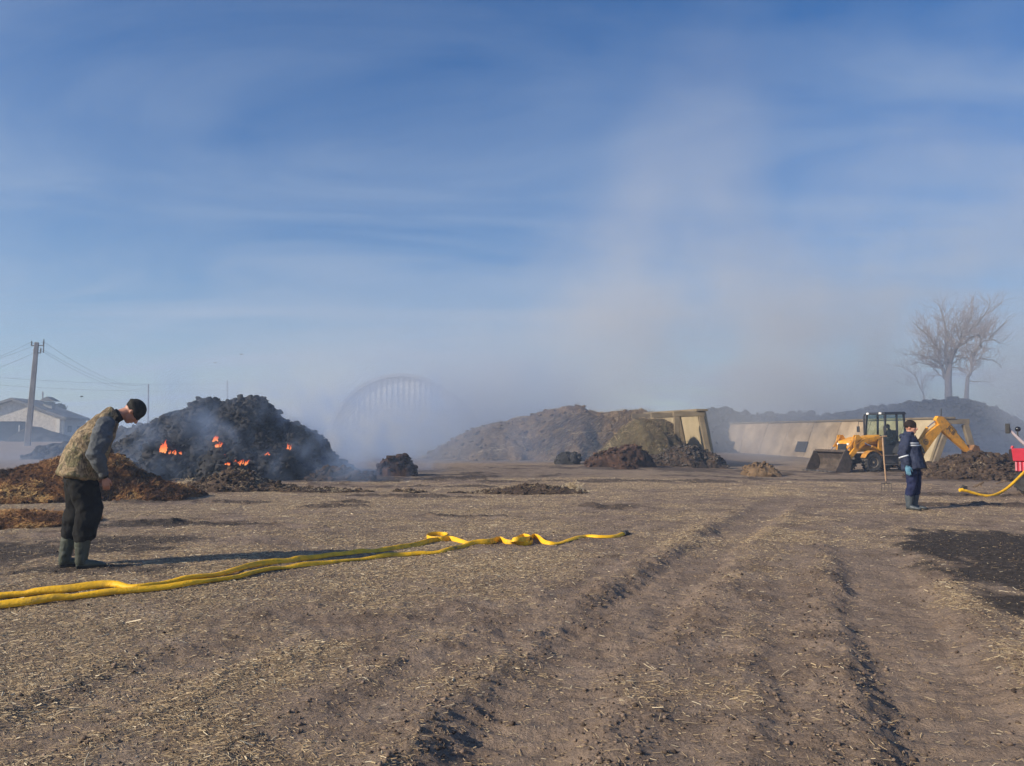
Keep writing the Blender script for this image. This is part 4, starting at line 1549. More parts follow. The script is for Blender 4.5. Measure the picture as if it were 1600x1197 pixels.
# ------------------------------------------------------------------ pitchfork stuck in the ground
def pitchfork():
    b = gp(1383, 771, 0.055)
    root = empty('pitchfork', b, 'wooden handled pitchfork standing upright beside the digger wheel', 'pitchfork')
    sc = b.y / FPX
    h = (771 - 687) * sc
    wood = pmat('fork_wood', (0.30, 0.19, 0.11), (0.42, 0.28, 0.17), 7, 0.7, 0.1)
    iron = pmat('fork_iron', (0.10, 0.085, 0.075), (0.17, 0.14, 0.12), 8, 0.6, 0.1, metal=0.6)
    top = Vector((-0.02, 0, h))
    MB().rtube([(0.03, 0, 0.26), (0.0, 0, 0.8), top], [.019, .021, .019], 8).build('handle', wood, root, smooth=True)
    MB().rtube([top + Vector((-.05, 0, .005)), top + Vector((.10, 0, .02))], .018, 8).build('grip', wood, root, smooth=True)
    s = MB().tube([(0.03, 0, 0.34), (0.033, 0, 0.20)], [.017, .012], 8).build('socket', iron, root)
    MB().tube([(-0.09, 0, 0.19), (0.033, 0, 0.20), (0.155, 0, 0.19)], .011, 6).build('shoulder', iron, root)
    for k in range(4):
        x = -0.09 + k * 0.0817
        MB().tube([(x, 0, 0.19), (x - .004, -.02, 0.10), (x, -.01, -0.04)], [.013, .011, .006], 6).build('tine', iron, root)


pitchfork()
# ------------------------------------------------------------------ yellow backhoe loader
def backhoe():
    Y0 = 36.2
    S = 0.925
    base = at(1399, 735.5, Y0)
    x0, y0 = base.x, Y0
    z0 = base.z
    root = empty('backhoe_loader', (x0, y0, z0), 'yellow backhoe loader with a muddy front bucket and dark cab', 'backhoe loader', rz=math.pi + R(14.5), scale=S)
    yel = pmat('digger_yellow', (0.40, 0.18, 0.03), (0.80, 0.36, 0.015), 3.5, 0.5, 0.1, lo=.3, hi=.52)
    dyel = pmat('dirty_yellow', (0.28, 0.13, 0.03), (0.62, 0.29, 0.03), 5, 0.7, 0.15)
    blk = pmat('cab_black', (0.018, 0.02, 0.024), (0.035, 0.037, 0.042), 3, 0.5, 0.05)
    gry = pmat('chassis_grey', (0.07, 0.068, 0.066), (0.13, 0.12, 0.11), 5, 0.75, 0.2)
    mud = pmat('muddy_bucket', (0.055, 0.042, 0.034), (0.12, 0.095, 0.078), 4, 0.85, 0.4)
    tyre = pmat('dusty_tyre', (0.045, 0.042, 0.04), (0.10, 0.09, 0.08), 5, 0.9, 0.3)
    rim = pmat('dusty_rim', (0.24, 0.19, 0.13), (0.36, 0.29, 0.20), 6, 0.7, 0.1)
    chrome = pmat('steel_rod', (0.5, 0.5, 0.5), None, 5, 0.25, 0, metal=0.9)
    glass = bpy.data.materials.new('cab_glass')
    N, L = nt(glass)
    b = N['Principled BSDF']
    b.inputs['Base Color'].default_value = (0.78, 0.90, 0.86, 1)
    b.inputs['Roughness'].default_value = 0.03
    b.inputs['Transmission Weight'].default_value = 1.0
    b.inputs['IOR'].default_value = 1.01
    b.inputs['Specular IOR Level'].default_value = 0.5
    b.inputs['Coat Weight'].default_value = 0.6
    b.inputs['Coat Roughness'].default_value = 0.05
    orange = pmat('worn_orange', (0.38, 0.11, 0.02), (0.5, 0.16, 0.03), 6, 0.6, 0.1)

    def wheel(x, y, r, w, rr):
        rt = bpy.data.objects.new('wheel', None)
        rt.location = (x, y, r)
        link(rt, root)
        mb = MB()
        h = w / 2
        mb.lathe([(rr, -h * .75), (rr + .02, -h * .92), (r * .86, -h), (r * .97, -h * .8), (r, -h * .45), (r, h * .45), (r * .97, h * .8), (r * .86, h), (rr + .02, h * .92), (rr, h * .75)], (0, 0, 0), 'y', 36)
        n = 20
        for k in range(n):
            for s in (-1, 1):
                a = 2 * math.pi * (k + (0.5 if s > 0 else 0)) / n
                M = Matrix.Rotation(-a, 3, 'Y') @ Matrix.Rotation(R(32) * s, 3, 'X')
                c = Matrix.Rotation(-a, 3, 'Y') @ Vector((0, s * h * .5, r + .012))
                c = Matrix.Rotation(-a, 3, 'Y') @ Vector((r + .012, s * h * .5, 0))
                mb.box(c, (0.055, h * 1.0, 0.07), Matrix.Rotation(-a, 3, 'Y') @ Matrix.Rotation(R(30) * s, 3, 'X'))
        mb.build('tyre', tyre, rt)
        q = MB()
        q.lathe([(0.02, -h * .35), (rr * .45, -h * .35), (rr * .55, -h * .55), (rr * .8, -h * .55), (rr * .95, -h * .78), (rr + .015, -h * .8), (rr + .015, h * .8), (rr * .95, h * .78), (rr * .8, h * .4), (0.02, h * .4)], (0, 0, 0), 'y', 28)
        for k in range(8):
            a = 2 * math.pi * k / 8
            q.lathe([(.018, -h * .35 - .03), (.018, -h * .3)], (math.cos(a) * rr * .33, 0, math.sin(a) * rr * .33), 'y', 6)
        q.lathe([(rr * .2, -h * .35 - .07), (rr * .22, -h * .35)], (0, 0, 0), 'y', 16)
        q.lathe([(rr * .22, h * .35), (rr * .2, h * .35 + .09)], (0, 0, 0), 'y', 16)
        q.build('rim', rim, rt)

    # in the local frame +x is forward and +y is the machine's left; the camera sees the +y side
    for s in (-1, 1):
        wheel(0, s * 0.92, 0.70, 0.44, 0.36)
        wheel(2.12, s * 0.90, 0.47, 0.33, 0.24)
    # chassis
    c = MB()
    c.box((1.1, 0, 0.74), (3.1, 0.62, 0.30))
    c.box((0, 0, 0.70), (0.3, 1.5, 0.22))
    c.box((2.12, 0, 0.50), (0.24, 1.5, 0.20))
    c.build('chassis', gry, root, bevel=0.02)
    for s in (-1, 1):
        st = MB()
        st.box((1.12, s * 0.82, 0.62), (0.80, 0.34, 0.42))
        st.box((1.12, s * 1.02, 0.36), (0.62, 0.20, 0.05))
        st.box((1.12, s * 1.00, 0.80), (0.75, 0.26, 0.04))
        st.build('step_box', gry, root, bevel=0.015)
    # rear mudguards
    for s in (-1, 1):
        mb = MB()
        pts = []
        for k in range(9):
            a = math.pi * (0.08 + 0.84 * k / 8)
            pts.append((math.cos(a) * 0.80, 0.72 + math.sin(a) * 0.80))
        for k in range(8, -1, -1):
            a = math.pi * (0.08 + 0.84 * k / 8)
            pts.append((math.cos(a) * 0.76, 0.72 + math.sin(a) * 0.76))
        mb.prism(pts, s * 0.92 - 0.26, s * 0.92 + 0.26)
        mb.build('mudguard', blk, root)
    for s in (-1, 1):
        mb = MB()
        pts = [(2.12 + math.cos(math.pi * (0.12 + 0.7 * k / 6)) * 0.56, 0.50 + math.sin(math.pi * (0.12 + 0.7 * k / 6)) * 0.56) for k in range(7)]
        pts += [(2.12 + math.cos(math.pi * (0.12 + 0.7 * k / 6)) * 0.53, 0.50 + math.sin(math.pi * (0.12 + 0.7 * k / 6)) * 0.53) for k in range(6, -1, -1)]
        mb.prism(pts, s * 0.9 - 0.18, s * 0.9 + 0.18)
        mb.build('mudguard', dyel, root)
    # cab
    cw = 0.72
    z1, z2 = 1.02, 2.84
    f = MB()
    f.prism([(-0.12, 0.82), (1.22, 0.82), (1.22, 1.28), (0.35, 1.28), (0.25, 1.5), (-0.12, 1.5)], -cw, cw)
    cb = f.build('cab', blk, root, bevel=0.02)
    posts = [((1.20, z1 + .2), (1.05, z2)), ((0.42, 1.25), (0.40, z2)), ((-0.10, 1.4), (-0.02, z2))]
    for s in (-1, 1):
        for (a, b2) in posts:
            p = MB()
            beam(p, (a[0], s * (cw - .03), a[1]), (b2[0], s * (cw - .06), b2[1]), 0.08, 0.07)
            p.build('pillar', blk, cb)
    rf = MB()
    rf.hexa([(-0.16, -cw, z2), (1.16, -cw, z2), (1.16, cw, z2), (-0.16, cw, z2), (-0.10, -cw + .05, z2 + .14), (1.10, -cw + .05, z2 + .11), (1.10, cw - .05, z2 + .11), (-0.10, cw - .05, z2 + .14)])
    r_ = rf.build('roof', blk, cb, bevel=0.02)
    lampm = pmat('work_lamp', (0.75, 0.75, 0.72), None, 5, 0.3, 0)
    for y in (-0.45, 0.45):
        MB().box((1.175, y, z2 + .05), (0.05, 0.16, 0.09)).build('work_light', lampm, r_)
    gl = MB()
    gl.hexa([(1.19, -cw + .08, 1.30), (1.21, -cw + .08, 1.30), (1.21, cw - .08, 1.30), (1.19, cw - .08, 1.30), (1.05, -cw + .10, z2), (1.07, -cw + .10, z2), (1.07, cw - .10, z2), (1.05, cw - .10, z2)])
    gl.build('windscreen', glass, cb)
    for s in (-1, 1):
        MB().hexa([(0.47, s * (cw - .04), 1.28), (1.13, s * (cw - .04), 1.28), (1.13, s * (cw - .03), 1.28), (0.47, s * (cw - .03), 1.28), (0.46, s * (cw - .07), z2), (1.00, s * (cw - .07), z2), (1.00, s * (cw - .06), z2), (0.46, s * (cw - .06), z2)]).build('door_window', glass, cb)
        MB().hexa([(-0.05, s * (cw - .04), 1.52), (0.37, s * (cw - .04), 1.52), (0.37, s * (cw - .03), 1.52), (-0.05, s * (cw - .03), 1.52), (0.02, s * (cw - .07), z2), (0.36, s * (cw - .07), z2), (0.36, s * (cw - .06), z2), (0.02, s * (cw - .06), z2)]).build('side_window', glass, cb)
    MB().box((-0.06, 0, 2.15), (0.02, 1.2, 1.2)).build('rear_window', glass, cb)
    # seat and wheel inside
    se = MB()
    se.box((0.25, 0, 1.42), (0.46, 0.46, 0.12))
    se.box((0.06, 0, 1.75), (0.12, 0.46, 0.6), Matrix.Rotation(R(-8), 3, 'Y'))
    se.build('seat', gry, cb, bevel=0.03)
    sw = MB()
    sw.tube([(1.0, 0, 1.35), (0.82, 0, 1.72)], .025, 8)
    sw.tube([Vector((0.82, 0, 1.72)) + Matrix.Rotation(R(-28), 3, 'Y') @ Vector((math.cos(a) * .19, math.sin(a) * .19, 0)) for a in [2 * math.pi * k / 16 for k in range(17)]], .016, 6)
    sw.build('steering_wheel', blk, cb)
    # mirrors
    for s in (-1, 1):
        mr = MB().tube([(1.14, s * (cw), 2.5), (1.35, s * (cw + .22), 2.48), (1.36, s * (cw + .24), 2.2)], .014, 6)
        mo = mr.build('mirror_arm', blk, cb)
        MB().box((1.36, s * (cw + .24), 2.10), (0.05, 0.18, 0.30)).build('mirror', blk, mo, bevel=0.01)
    MB().tube([(1.45, -0.40, 1.6), (1.45, -0.40, 2.75), (1.40, -0.40, 2.85)], .045, 10).build('exhaust', blk, root)
    # bonnet
    h = MB()
    h.prism([(1.22, 0.98), (3.02, 0.98), (3.10, 1.20), (2.98, 1.50), (2.35, 1.70), (1.22, 1.82)], -0.46, 0.46)
    hd = h.build('bonnet', yel, root, bevel=0.05)
    MB().box((3.09, 0, 1.20), (0.05, 0.62, 0.34), Matrix.Rotation(R(-8), 3, 'Y')).build('grille', blk, hd)
    for s in (-1, 1):
        g = MB()
        g.box((2.65, s * 0.467, 1.28), (0.42, 0.02, 0.26))
        g.build('side_grille', blk, hd)
        MB().box((1.75, s * 0.468, 1.30), (0.75, 0.02, 0.10)).build('side_stripe', orange, hd)
        MB().box((3.02, s * 0.36, 1.36), (0.08, 0.14, 0.10)).build('headlight', lampm, hd)
    # loader arms
    for s in (-1, 1):
        y = s * 0.60
        a = MB()
        a.prism([(1.18, 1.00), (1.48, 1.00), (1.52, 1.62), (1.38, 1.74), (1.20, 1.66)], y - .05, y + .05)
        a.build('loader_tower', dyel, root, bevel=0.01)
        a = MB()
        a.prism([(1.34, 1.64), (1.42, 1.76), (2.25, 1.66), (2.78, 1.34), (3.49, 0.52), (3.46, 0.34), (3.34, 0.38), (2.62, 1.10), (2.15, 1.44)], y - .065, y + .065)
        arm = a.build('loader_arm', yel, root, bevel=0.015)
        MB().tube([(1.45, y + s * .10, 1.05), (1.95, y + s * .10, 1.25)], .055, 10).build('ram_barrel', yel, arm)
        MB().tube([(1.95, y + s * .10, 1.25), (2.35, y + s * .10, 1.42)], .028, 8).build('ram_rod', chrome, arm)
        a = MB()
        a.prism([(2.50, 1.62), (2.66, 1.82), (2.82, 1.80), (2.98, 1.22), (2.86, 1.18), (2.72, 1.55)], y - .10, y - .07)
        a.prism([(2.50, 1.62), (2.66, 1.82), (2.82, 1.80), (2.98, 1.22), (2.86, 1.18), (2.72, 1.55)], y + .07, y + .10)
        a.build('tilt_lever', yel, arm)
        MB().tube([(2.75, y, 1.72), (3.15, y, 1.20)], .045, 10).build('tilt_ram', dyel, arm)
        MB().tube([(3.15, y, 1.20), (3.50, y, 0.82)], .026, 8).build('tilt_rod', chrome, arm)
    MB().tube([(2.95, -0.6, 0.92), (2.95, 0.6, 0.92)], .06, 10).build('cross_tube', yel, root)
    # front bucket, opening forward (away from the wheels)
    bw = 1.16
    bk = MB()
    prof = [(4.42, 0.04), (3.82, 0.00), (3.60, 0.10), (3.50, 0.35), (3.52, 0.66), (3.66, 0.92), (3.86, 1.02)]
    inner = [(4.42, 0.07), (3.84, 0.035), (3.635, 0.13), (3.54, 0.36), (3.56, 0.64), (3.69, 0.89), (3.87, 0.985)]
    bk.prism(prof + inner[::-1], -bw, bw)
    bkt = bk.build('front_bucket', mud, root)
    for s in (-1, 1):
        MB().prism([(4.42, 0.03), (3.82, -0.005), (3.59, 0.09), (3.49, 0.35), (3.51, 0.67), (3.65, 0.93), (3.88, 1.04), (4.0, 0.80)], s * bw - .02, s * bw + .02).build('side_plate', mud, bkt)
    lip = MB().box((4.46, 0, 0.055), (0.16, 2 * bw, 0.035))
    lip.build('cutting_edge', gry, bkt)
    for k in range(8):
        y = -bw + .08 + k * (2 * bw - .16) / 7
        MB().hexa([(4.50, y - .04, .03), (4.66, y - .02, .03), (4.66, y + .02, .03), (4.50, y + .04, .03), (4.50, y - .04, .09), (4.66, y - .02, .05), (4.66, y + .02, .05), (4.50, y + .04, .09)]).build('tooth', gry, bkt)
    sp = MB()
    sp.prism([(3.62, .93), (3.84, 1.02), (3.80, 1.10), (3.56, 1.04)], -bw, bw)
    sp.build('spill_guard', mud, bkt)
    # rear frame, stabilisers and digging arm
    rf = MB()
    rf.box((-0.62, 0, 0.80), (0.16, 1.9, 0.30))
    rf.box((-0.62, 0, 0.36), (0.16, 1.9, 0.14))
    rf.box((-0.35, 0, 0.66), (0.5, 0.7, 0.3))
    rf.build('rear_frame', gry, root, bevel=0.015)
    for s in (-1, 1):
        q = MB()
        q.box((-0.72, s * 0.92, 0.72), (0.16, 0.16, 1.15))
        sl = q.build('stabiliser', dyel, root)
        MB().box((-0.72, s * 0.95, 0.12), (0.34, 0.34, 0.05)).build('foot', gry, sl)
    sy = 0.30
    k = MB()
    k.box((-0.86, sy, 0.68), (0.32, 0.34, 0.80))
    k.build('kingpost', dyel, root, bevel=0.02)
    #JB, JD, JE = (-0.98, 0.62), (-2.58, 2.42), (-4.16, 0.98)
    # boom: banana shaped
    bm_ = MB()
    bm_.prism([(-0.86, 0.45), (-0.82, 0.78), (-1.18, 1.52), (-1.62, 1.90), (-2.42, 2.38), (-2.62, 2.34), (-2.72, 2.12), (-2.54, 2.02), (-2.02, 1.50), (-1.62, 1.05), (-1.12, 0.46)], sy - .13, sy + .13)
    boom = bm_.build('boom', yel, root, bevel=0.02)
    # round dark emblem with rings
    em = pmat('emblem_black', (0.04, 0.03, 0.02), None, 5, 0.6, 0)
    for r1, r2 in ((0.155, 0.125), (0.105, 0.08), (0.05, 0.0)):
        n = 24
        vs, fs = [], []
        for i in range(n):
            a = 2 * math.pi * i / n
            vs += [(-1.52 + math.cos(a) * r1, sy + .135, 1.60 + math.sin(a) * r1 - .14), (-1.52 + math.cos(a) * max(r2, .001), sy + .135, 1.46 + math.sin(a) * max(r2, .001))]
        for i in range(n):
            j = (i + 1) % n
            fs.append((2 * i, 2 * j, 2 * j + 1, 2 * i + 1))
        MB().add(vs, fs).build('emblem', em, boom)
    MB().tube([(-1.02, sy, 1.25), (-1.75, sy, 2.18)], .07, 10).build('boom_ram', yel, boom)
    MB().tube([(-1.75, sy, 2.18), (-2.3, sy, 2.54)], .035, 8).build('ram_rod', chrome, boom)
    dp = MB()
    dp.prism([(-2.22, 2.60), (-2.36, 2.78), (-2.66, 2.75), (-2.90, 2.54), (-4.22, 1.12), (-4.24, 0.94), (-4.08, 0.92), (-2.86, 1.80), (-2.50, 2.08)], sy - .11, sy + .11)
    dip = dp.build('dipper', yel, root, bevel=0.02)
    MB().tube([(-2.62, sy, 2.76), (-2.66, sy, 3.16)], .03, 8).build('hose_guard', blk, dip)
    MB().tube([(-2.75, sy, 2.70), (-3.55, sy, 1.96)], .055, 10).build('bucket_ram', dyel, dip)
    MB().tube([(-3.55, sy, 1.96), (-4.05, sy, 1.45)], .03, 8).build('ram_rod', chrome, dip)
    # maker's letters on the dipper (thin raised letters)
    cu = bpy.data.curves.new('lettering', 'FONT')
    cu.body = 'JCB'
    cu.size = 0.34
    cu.extrude = 0.006
    cu.align_x = 'CENTER'
    cu.align_y = 'CENTER'
    cu.materials.append(em)
    tmp = bpy.data.objects.new('lettering', cu)
    COL.objects.link(tmp)
    bpy.context.view_layer.update()
    me = bpy.data.meshes.new_from_object(tmp.evaluated_get(bpy.context.evaluated_depsgraph_get()))
    bpy.data.objects.remove(tmp)
    lt = bpy.data.objects.new('lettering', me)
    # seen from the +y side, reading direction is local -x
    ang = math.atan2(-(2.54 - 1.12), (4.22 - 2.90))
    rotm = Matrix(((-1, 0, 0), (0, 0, 1), (0, 1, 0))).to_4x4()      # text x -> -x, y -> z, normal -> +y
    lt.matrix_local = Matrix.Translation((-3.12, sy + .118, 2.04)) @ rotm @ Matrix.Rotation(ang, 4, 'Z')
    link(lt, dip)
    # rear digging bucket
    db = MB()
    db.prism([(-4.20, 1.10), (-4.36, 1.30), (-4.62, 1.22), (-4.74, 0.92), (-4.66, 0.66), (-4.40, 0.52), (-4.28, 0.55), (-4.55, 0.74), (-4.60, 0.95), (-4.50, 1.10), (-4.34, 1.14), (-4.14, 0.94)], sy - .30, sy + .30)
    d2 = db.build('digging_bucket', pmat('rusty_bucket', (0.14, 0.07, 0.035), (0.28, 0.15, 0.07), 5, 0.8, 0.3), root, bevel=0.01)
    for s in (-1, 1):
        MB().prism([(-4.14, 1.0), (-4.36, 1.30), (-4.62, 1.22), (-4.74, 0.92), (-4.66, 0.66), (-4.40, 0.52), (-4.14, 0.80)], sy + s * .31 - .015, sy + s * .31 + .015).build('side_plate', MATS['rusty_bucket'], d2)
    for j in range(4):
        y = sy - .24 + j * .16
        MB().hexa([(-4.42, y - .03, .54), (-4.28, y - .02, .44), (-4.28, y + .02, .44), (-4.42, y + .03, .54), (-4.38, y - .03, .60), (-4.24, y - .02, .46), (-4.24, y + .02, .46), (-4.38, y + .03, .60)]).build('tooth', gry, d2)
    # driver
    dr = empty('person', (0, 0, 0), 'driver in dark clothes sitting inside the digger cab', 'person')
    dr.matrix_world = Matrix.Translation((x0, y0, z0)) @ Matrix.Rotation(math.pi + R(14.5), 4, 'Z') @ Matrix.Scale(S, 4)
    b = MB()
    b.rtube([(0.20, 0, 1.50), (0.24, 0, 1.72), (0.27, 0, 1.95), (0.30, 0, 2.06)], [(.17, .12), (.18, .12), (.20, .11), (.10, .08)], 12, side=(0, 1, 0))
    b.rtube([(0.30, 0, 2.02), (0.33, 0, 2.18)], [.055, .055], 10)
    b.ball((0.36, 0, 2.25), (.10, .08, .12))
    b.ball((0.455, 0, 2.23), (.022, .016, .026))
    for s in (-1, 1):
        b.rtube([(0.27, s * .19, 1.98), (0.36, s * .25, 1.72), (0.66, s * .16, 1.74), (0.76, s * .14, 1.76)], [.055, .048, .038, .035], 10)
        b.rtube([(0.24, s * .09, 1.54), (0.66, s * .12, 1.56), (0.78, s * .12, 1.20), (0.90, s * .12, 1.14)], [.085, .07, .055, .05], 10)
    o = b.build('body', pmat('driver_dark_cloth', (0.02, 0.022, 0.028), (0.04, 0.04, 0.045), 6, 0.9, 0.1), dr, smooth=True)
    rm = o.modifiers.new('merge', 'REMESH')
    rm.mode = 'VOXEL'
    rm.voxel_size = 0.012
    MB().ball((0.385, 0, 2.235), (.088, .074, .10)).build('face', pmat('skin', (0.42, 0.20, 0.14), (0.52, 0.27, 0.19), 5, 0.6, 0.05), dr, smooth=True)


backhoe()


# ------------------------------------------------------------------ red and green tractor at the right edge
def tractor():
    Y = 19.2
    b = at(1601, 770, Y)
    root = empty('tractor', (b.x, Y, b.z), 'red machine with green chassis and mirror, cut by the right edge', 'tractor', rz=-math.atan2(b.x, Y))
    red = pmat('crimson_paint', (0.42, 0.012, 0.03), (0.52, 0.02, 0.045), 4, 0.4, 0.05)
    drk = pmat('dark_red_recess', (0.012, 0.004, 0.006), None, 4, 0.7, 0)
    grn = pmat('green_paint', (0.012, 0.05, 0.022), (0.02, 0.075, 0.032), 4, 0.5, 0.05)
    grey = pmat('arm_grey', (0.35, 0.30, 0.32), None, 4, 0.5, 0)
    blk = MATS['black_rubber']
    rib_hi = pmat('rib_highlight', (0.62, 0.20, 0.24), None, 4, 0.35, 0)  # highlights on the red ribs, painted in as a lighter red
    px = 1 / FPX * Y

    def L(qx, qy, y=0.0):
        p = at(qx, qy, Y)
        return Vector(((qx - 1601) / 75.1, y, p.z - b.z))
    # hood
    h = MB()
    a, t = L(1585, 721), L(1584, 701)
    h.prism([(L(1585, 721).x, L(1585, 721).z), (L(1583, 701).x, L(1585, 701).z), (L(1583, 701).x + 1.6, L(1585, 700).z), (L(1583, 701).x + 1.6, L(1585, 721).z)], -0.02, 0.70)
    hood = h.build('hood', red, root, bevel=0.02)
    d = MB()
    d.prism([(L(1578, 720).x, L(0, 720).z), (L(1579, 703).x, L(0, 703).z), (L(1583.5, 702).x, L(0, 702).z), (L(1585, 721).x, L(0, 721).z)], 0.02, 0.66)
    d.build('front_recess', drk, hood)
    MB().tube([L(1582, 701) + Vector((0.02, .06, 0)), L(1584, 697) + Vector((0.02, .06, 0))], .03, 8).build('cap', red, hood)
    lo = MB()
    x0, x1 = L(1588, 0).x, L(1588, 0).x + 1.5
    z0, z1 = L(0, 737).z, L(0, 721).z
    lo.box(((x0 + x1) / 2, 0.34, (z0 + z1) / 2), (x1 - x0, 0.62, z1 - z0 - .004))
    lp = lo.build('lower_panel', red, root, bevel=0.01)
    k = 0
    x = x0 + 0.02
    while x < x1 - 0.03:
        MB().box((x, 0.02, (z0 + z1) / 2), (0.035, 0.03, z1 - z0 - .03)).build('rib', rib_hi, lp, bevel=0.006)
        x += 0.085
    g = MB()
    g.box((1.0, 0.34, L(0, 746).z), (2.0, 0.36, 0.18))
    g.box((0.12, 0.34, 0.30), (0.16, 0.5, 0.12))
    g.build('chassis', grn, root, bevel=0.015)
    # wheels
    r = 12.5 * px * 1.2
    for (wx, wy, rr, w) in ((L(1604, 0).x, -0.04, 0.255, .22), (L(1604, 0).x, 0.72, 0.255, .22), (1.75, 0.0, 0.62, .34), (1.75, 0.72, 0.62, .34)):
        wr = bpy.data.objects.new('wheel', None)
        wr.location = (wx, wy, rr)
        link(wr, root)
        h_ = w / 2
        mb = MB().lathe([(rr * .5, -h_ * .8), (rr * .85, -h_), (rr * .97, -h_ * .8), (rr, -h_ * .4), (rr, h_ * .4), (rr * .97, h_ * .8), (rr * .85, h_), (rr * .5, h_ * .8)], (0, 0, 0), 'y', 28)
        for q in range(16):
            aa = 2 * math.pi * q / 16
            mb.box(Matrix.Rotation(-aa, 3, 'Y') @ Vector((rr + .006, 0, 0)), (0.03, w * .9, 0.04), Matrix.Rotation(-aa, 3, 'Y'))
        mb.build('tyre', blk, wr)
        MB().lathe([(.02, -h_ * .3), (rr * .5, -h_ * .6), (rr * .5, h_ * .6), (.02, h_ * .3)], (0, 0, 0), 'y', 20).build('rim', grn, wr)
    # cab behind (out of the picture to the right)
    c = MB()
    c.box((1.55, 0.34, 0.95), (1.1, 0.95, 0.5))
    for (cx, cy_) in ((1.05, -.1), (1.05, .78), (2.05, -.1), (2.05, .78)):
        c.box((cx, cy_, 1.55), (.07, .07, .9))
    c.box((1.55, 0.34, 2.02), (1.15, 1.05, .1))
    c.build('cab', red, root, bevel=0.02)
    # mirror arm, mirror and round lamp
    arm = MB().tube([L(1612, 700), L(1599, 689), L(1584, 674), L(1580.5, 668)], [.045, .04, .03, .025], 8).build('mirror_arm', grey, root)
    m = MB()
    c0 = L(1578.5, 669.5)
    m.box(c0, (0.10, 0.17, 0.25))
    m.build('mirror', blk, arm, bevel=0.015)
    MB().tube([L(1598, 688), L(1594, 680), L(1594, 675)], .015, 6).build('lamp_stem', blk, arm)
    MB().ball(L(1594.5, 670.5), (.066, .05, .066), 16, 10).build('round_lamp', pmat('lamp_black', (0.015, 0.015, 0.02), None, 4, 0.15, 0), arm, smooth=True)
    # hose from the machine down to the ground, nozzle end left
    H = [(1500.5, 766), (1510, 767), (1520, 770), (1533, 773.5), (1547, 775), (1560, 771), (1573.6, 763), (1587, 751), (1599, 739), (1612, 727)]
    rows = []
    for i, (hx, hy) in enumerate(H):
        yy = 18.05 + 0.9 * max(0, i - 4) / 5
        p = at(hx, hy, yy)
        rows.append((p.x, p.y, max(p.z, gb(p.x, p.y) + 0.035)))
    S = smooth_path(rows, 60)
    ro = empty('fire_hose', Vector(S[0]), 'yellow hose drooping from the red machine to the ground', 'fire hose', 'yellow fire hoses on the ground')
    o0 = Vector(S[0])
    MB().tube([Vector(q) - o0 for q in S], [0.032] * 60, 12).build('hose_tube', YEL, ro, smooth=True)
    MB().tube([(-0.02, 0, 0), (0.06, 0, 0.01)], .04, 10).build('coupling', YEL, ro)
    nz = MB()
    nz.tube([(0.05, 0.06, 0.02), (0.12, 0.05, 0.10)], [.03, .045], 8)
    nz.box((0.13, 0.05, 0.06), (0.10, 0.06, 0.07))
    nz.build('valve', BLK, ro)


tractor()
# ------------------------------------------------------------------ clods and loose straw on the heaps
def ico(sub=1):
    import bmesh
    bm = bmesh.new()
    bmesh.ops.create_icosphere(bm, subdivisions=sub, radius=1)
    V = np.array([v.co[:] for v in bm.verts])
    F = np.array([[v.index for v in f.verts] for f in bm.faces])
    bm.free()
    return V, F


ICO = ico(2)


def surf(o):
    me = o.data
    n = len(me.vertices)
    co = np.empty(n * 3, np.float32)
    no = np.empty(n * 3, np.float32)
    me.vertices.foreach_get('co', co)
    me.vertices.foreach_get('normal', no)
    return co.reshape(-1, 3).astype(float), no.reshape(-1, 3).astype(float)


def clods_on(o, n, smed, smax, mat, seed=1, sink=0.25, flat=0.75, front=True, name='clod'):
    rs = np.random.RandomState(seed)
    co, no = surf(o)
    if front:
        ok = np.where(no[:, 1] < 0.45)[0]
    else:
        ok = np.arange(len(co))
    idx = ok[rs.randint(0, len(ok), n)]
    c, nn = co[idx], no[idx]
    s = np.clip(rs.lognormal(math.log(smed), 0.55, n), smed * 0.3, smax)
    B, F = ICO
    k = len(B)
    V = np.repeat(B[None], n, 0)
    lump = fbm3((V * 1.1 + rs.rand(n, 1, 3) * 90).reshape(-1, 3), 3, seed + 2, 0.65).reshape(n, k)
    cre = np.abs(vn3((V * 1.6 + rs.rand(n, 1, 3) * 70).reshape(-1, 3), seed + 5)).reshape(n, k)
    V = V * (0.85 + 0.9 * lump - 0.5 * cre)[:, :, None]
    V *= (0.65 + 0.7 * rs.rand(n, 1, 3))
    # random rotation
    q = rs.normal(0, 1, (n, 4))
    q /= np.linalg.norm(q, axis=1)[:, None]
    w, x, y, z = q.T
    Rm = np.stack([np.stack([1 - 2 * (y * y + z * z), 2 * (x * y - z * w), 2 * (x * z + y * w)], 1),
                   np.stack([2 * (x * y + z * w), 1 - 2 * (x * x + z * z), 2 * (y * z - x * w)], 1),
                   np.stack([2 * (x * z - y * w), 2 * (y * z + x * w), 1 - 2 * (x * x + y * y)], 1)], 1)
    V = np.einsum('nij,nkj->nki', Rm, V)
    V[:, :, 2] *= flat
    V = V * s[:, None, None] + (c + nn * (s * (0.5 - sink))[:, None])[:, None]
    FF = ((np.arange(n) * k)[:, None, None] + F[None]).reshape(-1, 3)
    me = np_mesh(name, V.reshape(-1, 3), FF, smooth=True)
    me.materials.append(mat)
    ob = bpy.data.objects.new(name, me)
    link(ob, o)
    ob['kind'] = 'stuff'
    return ob


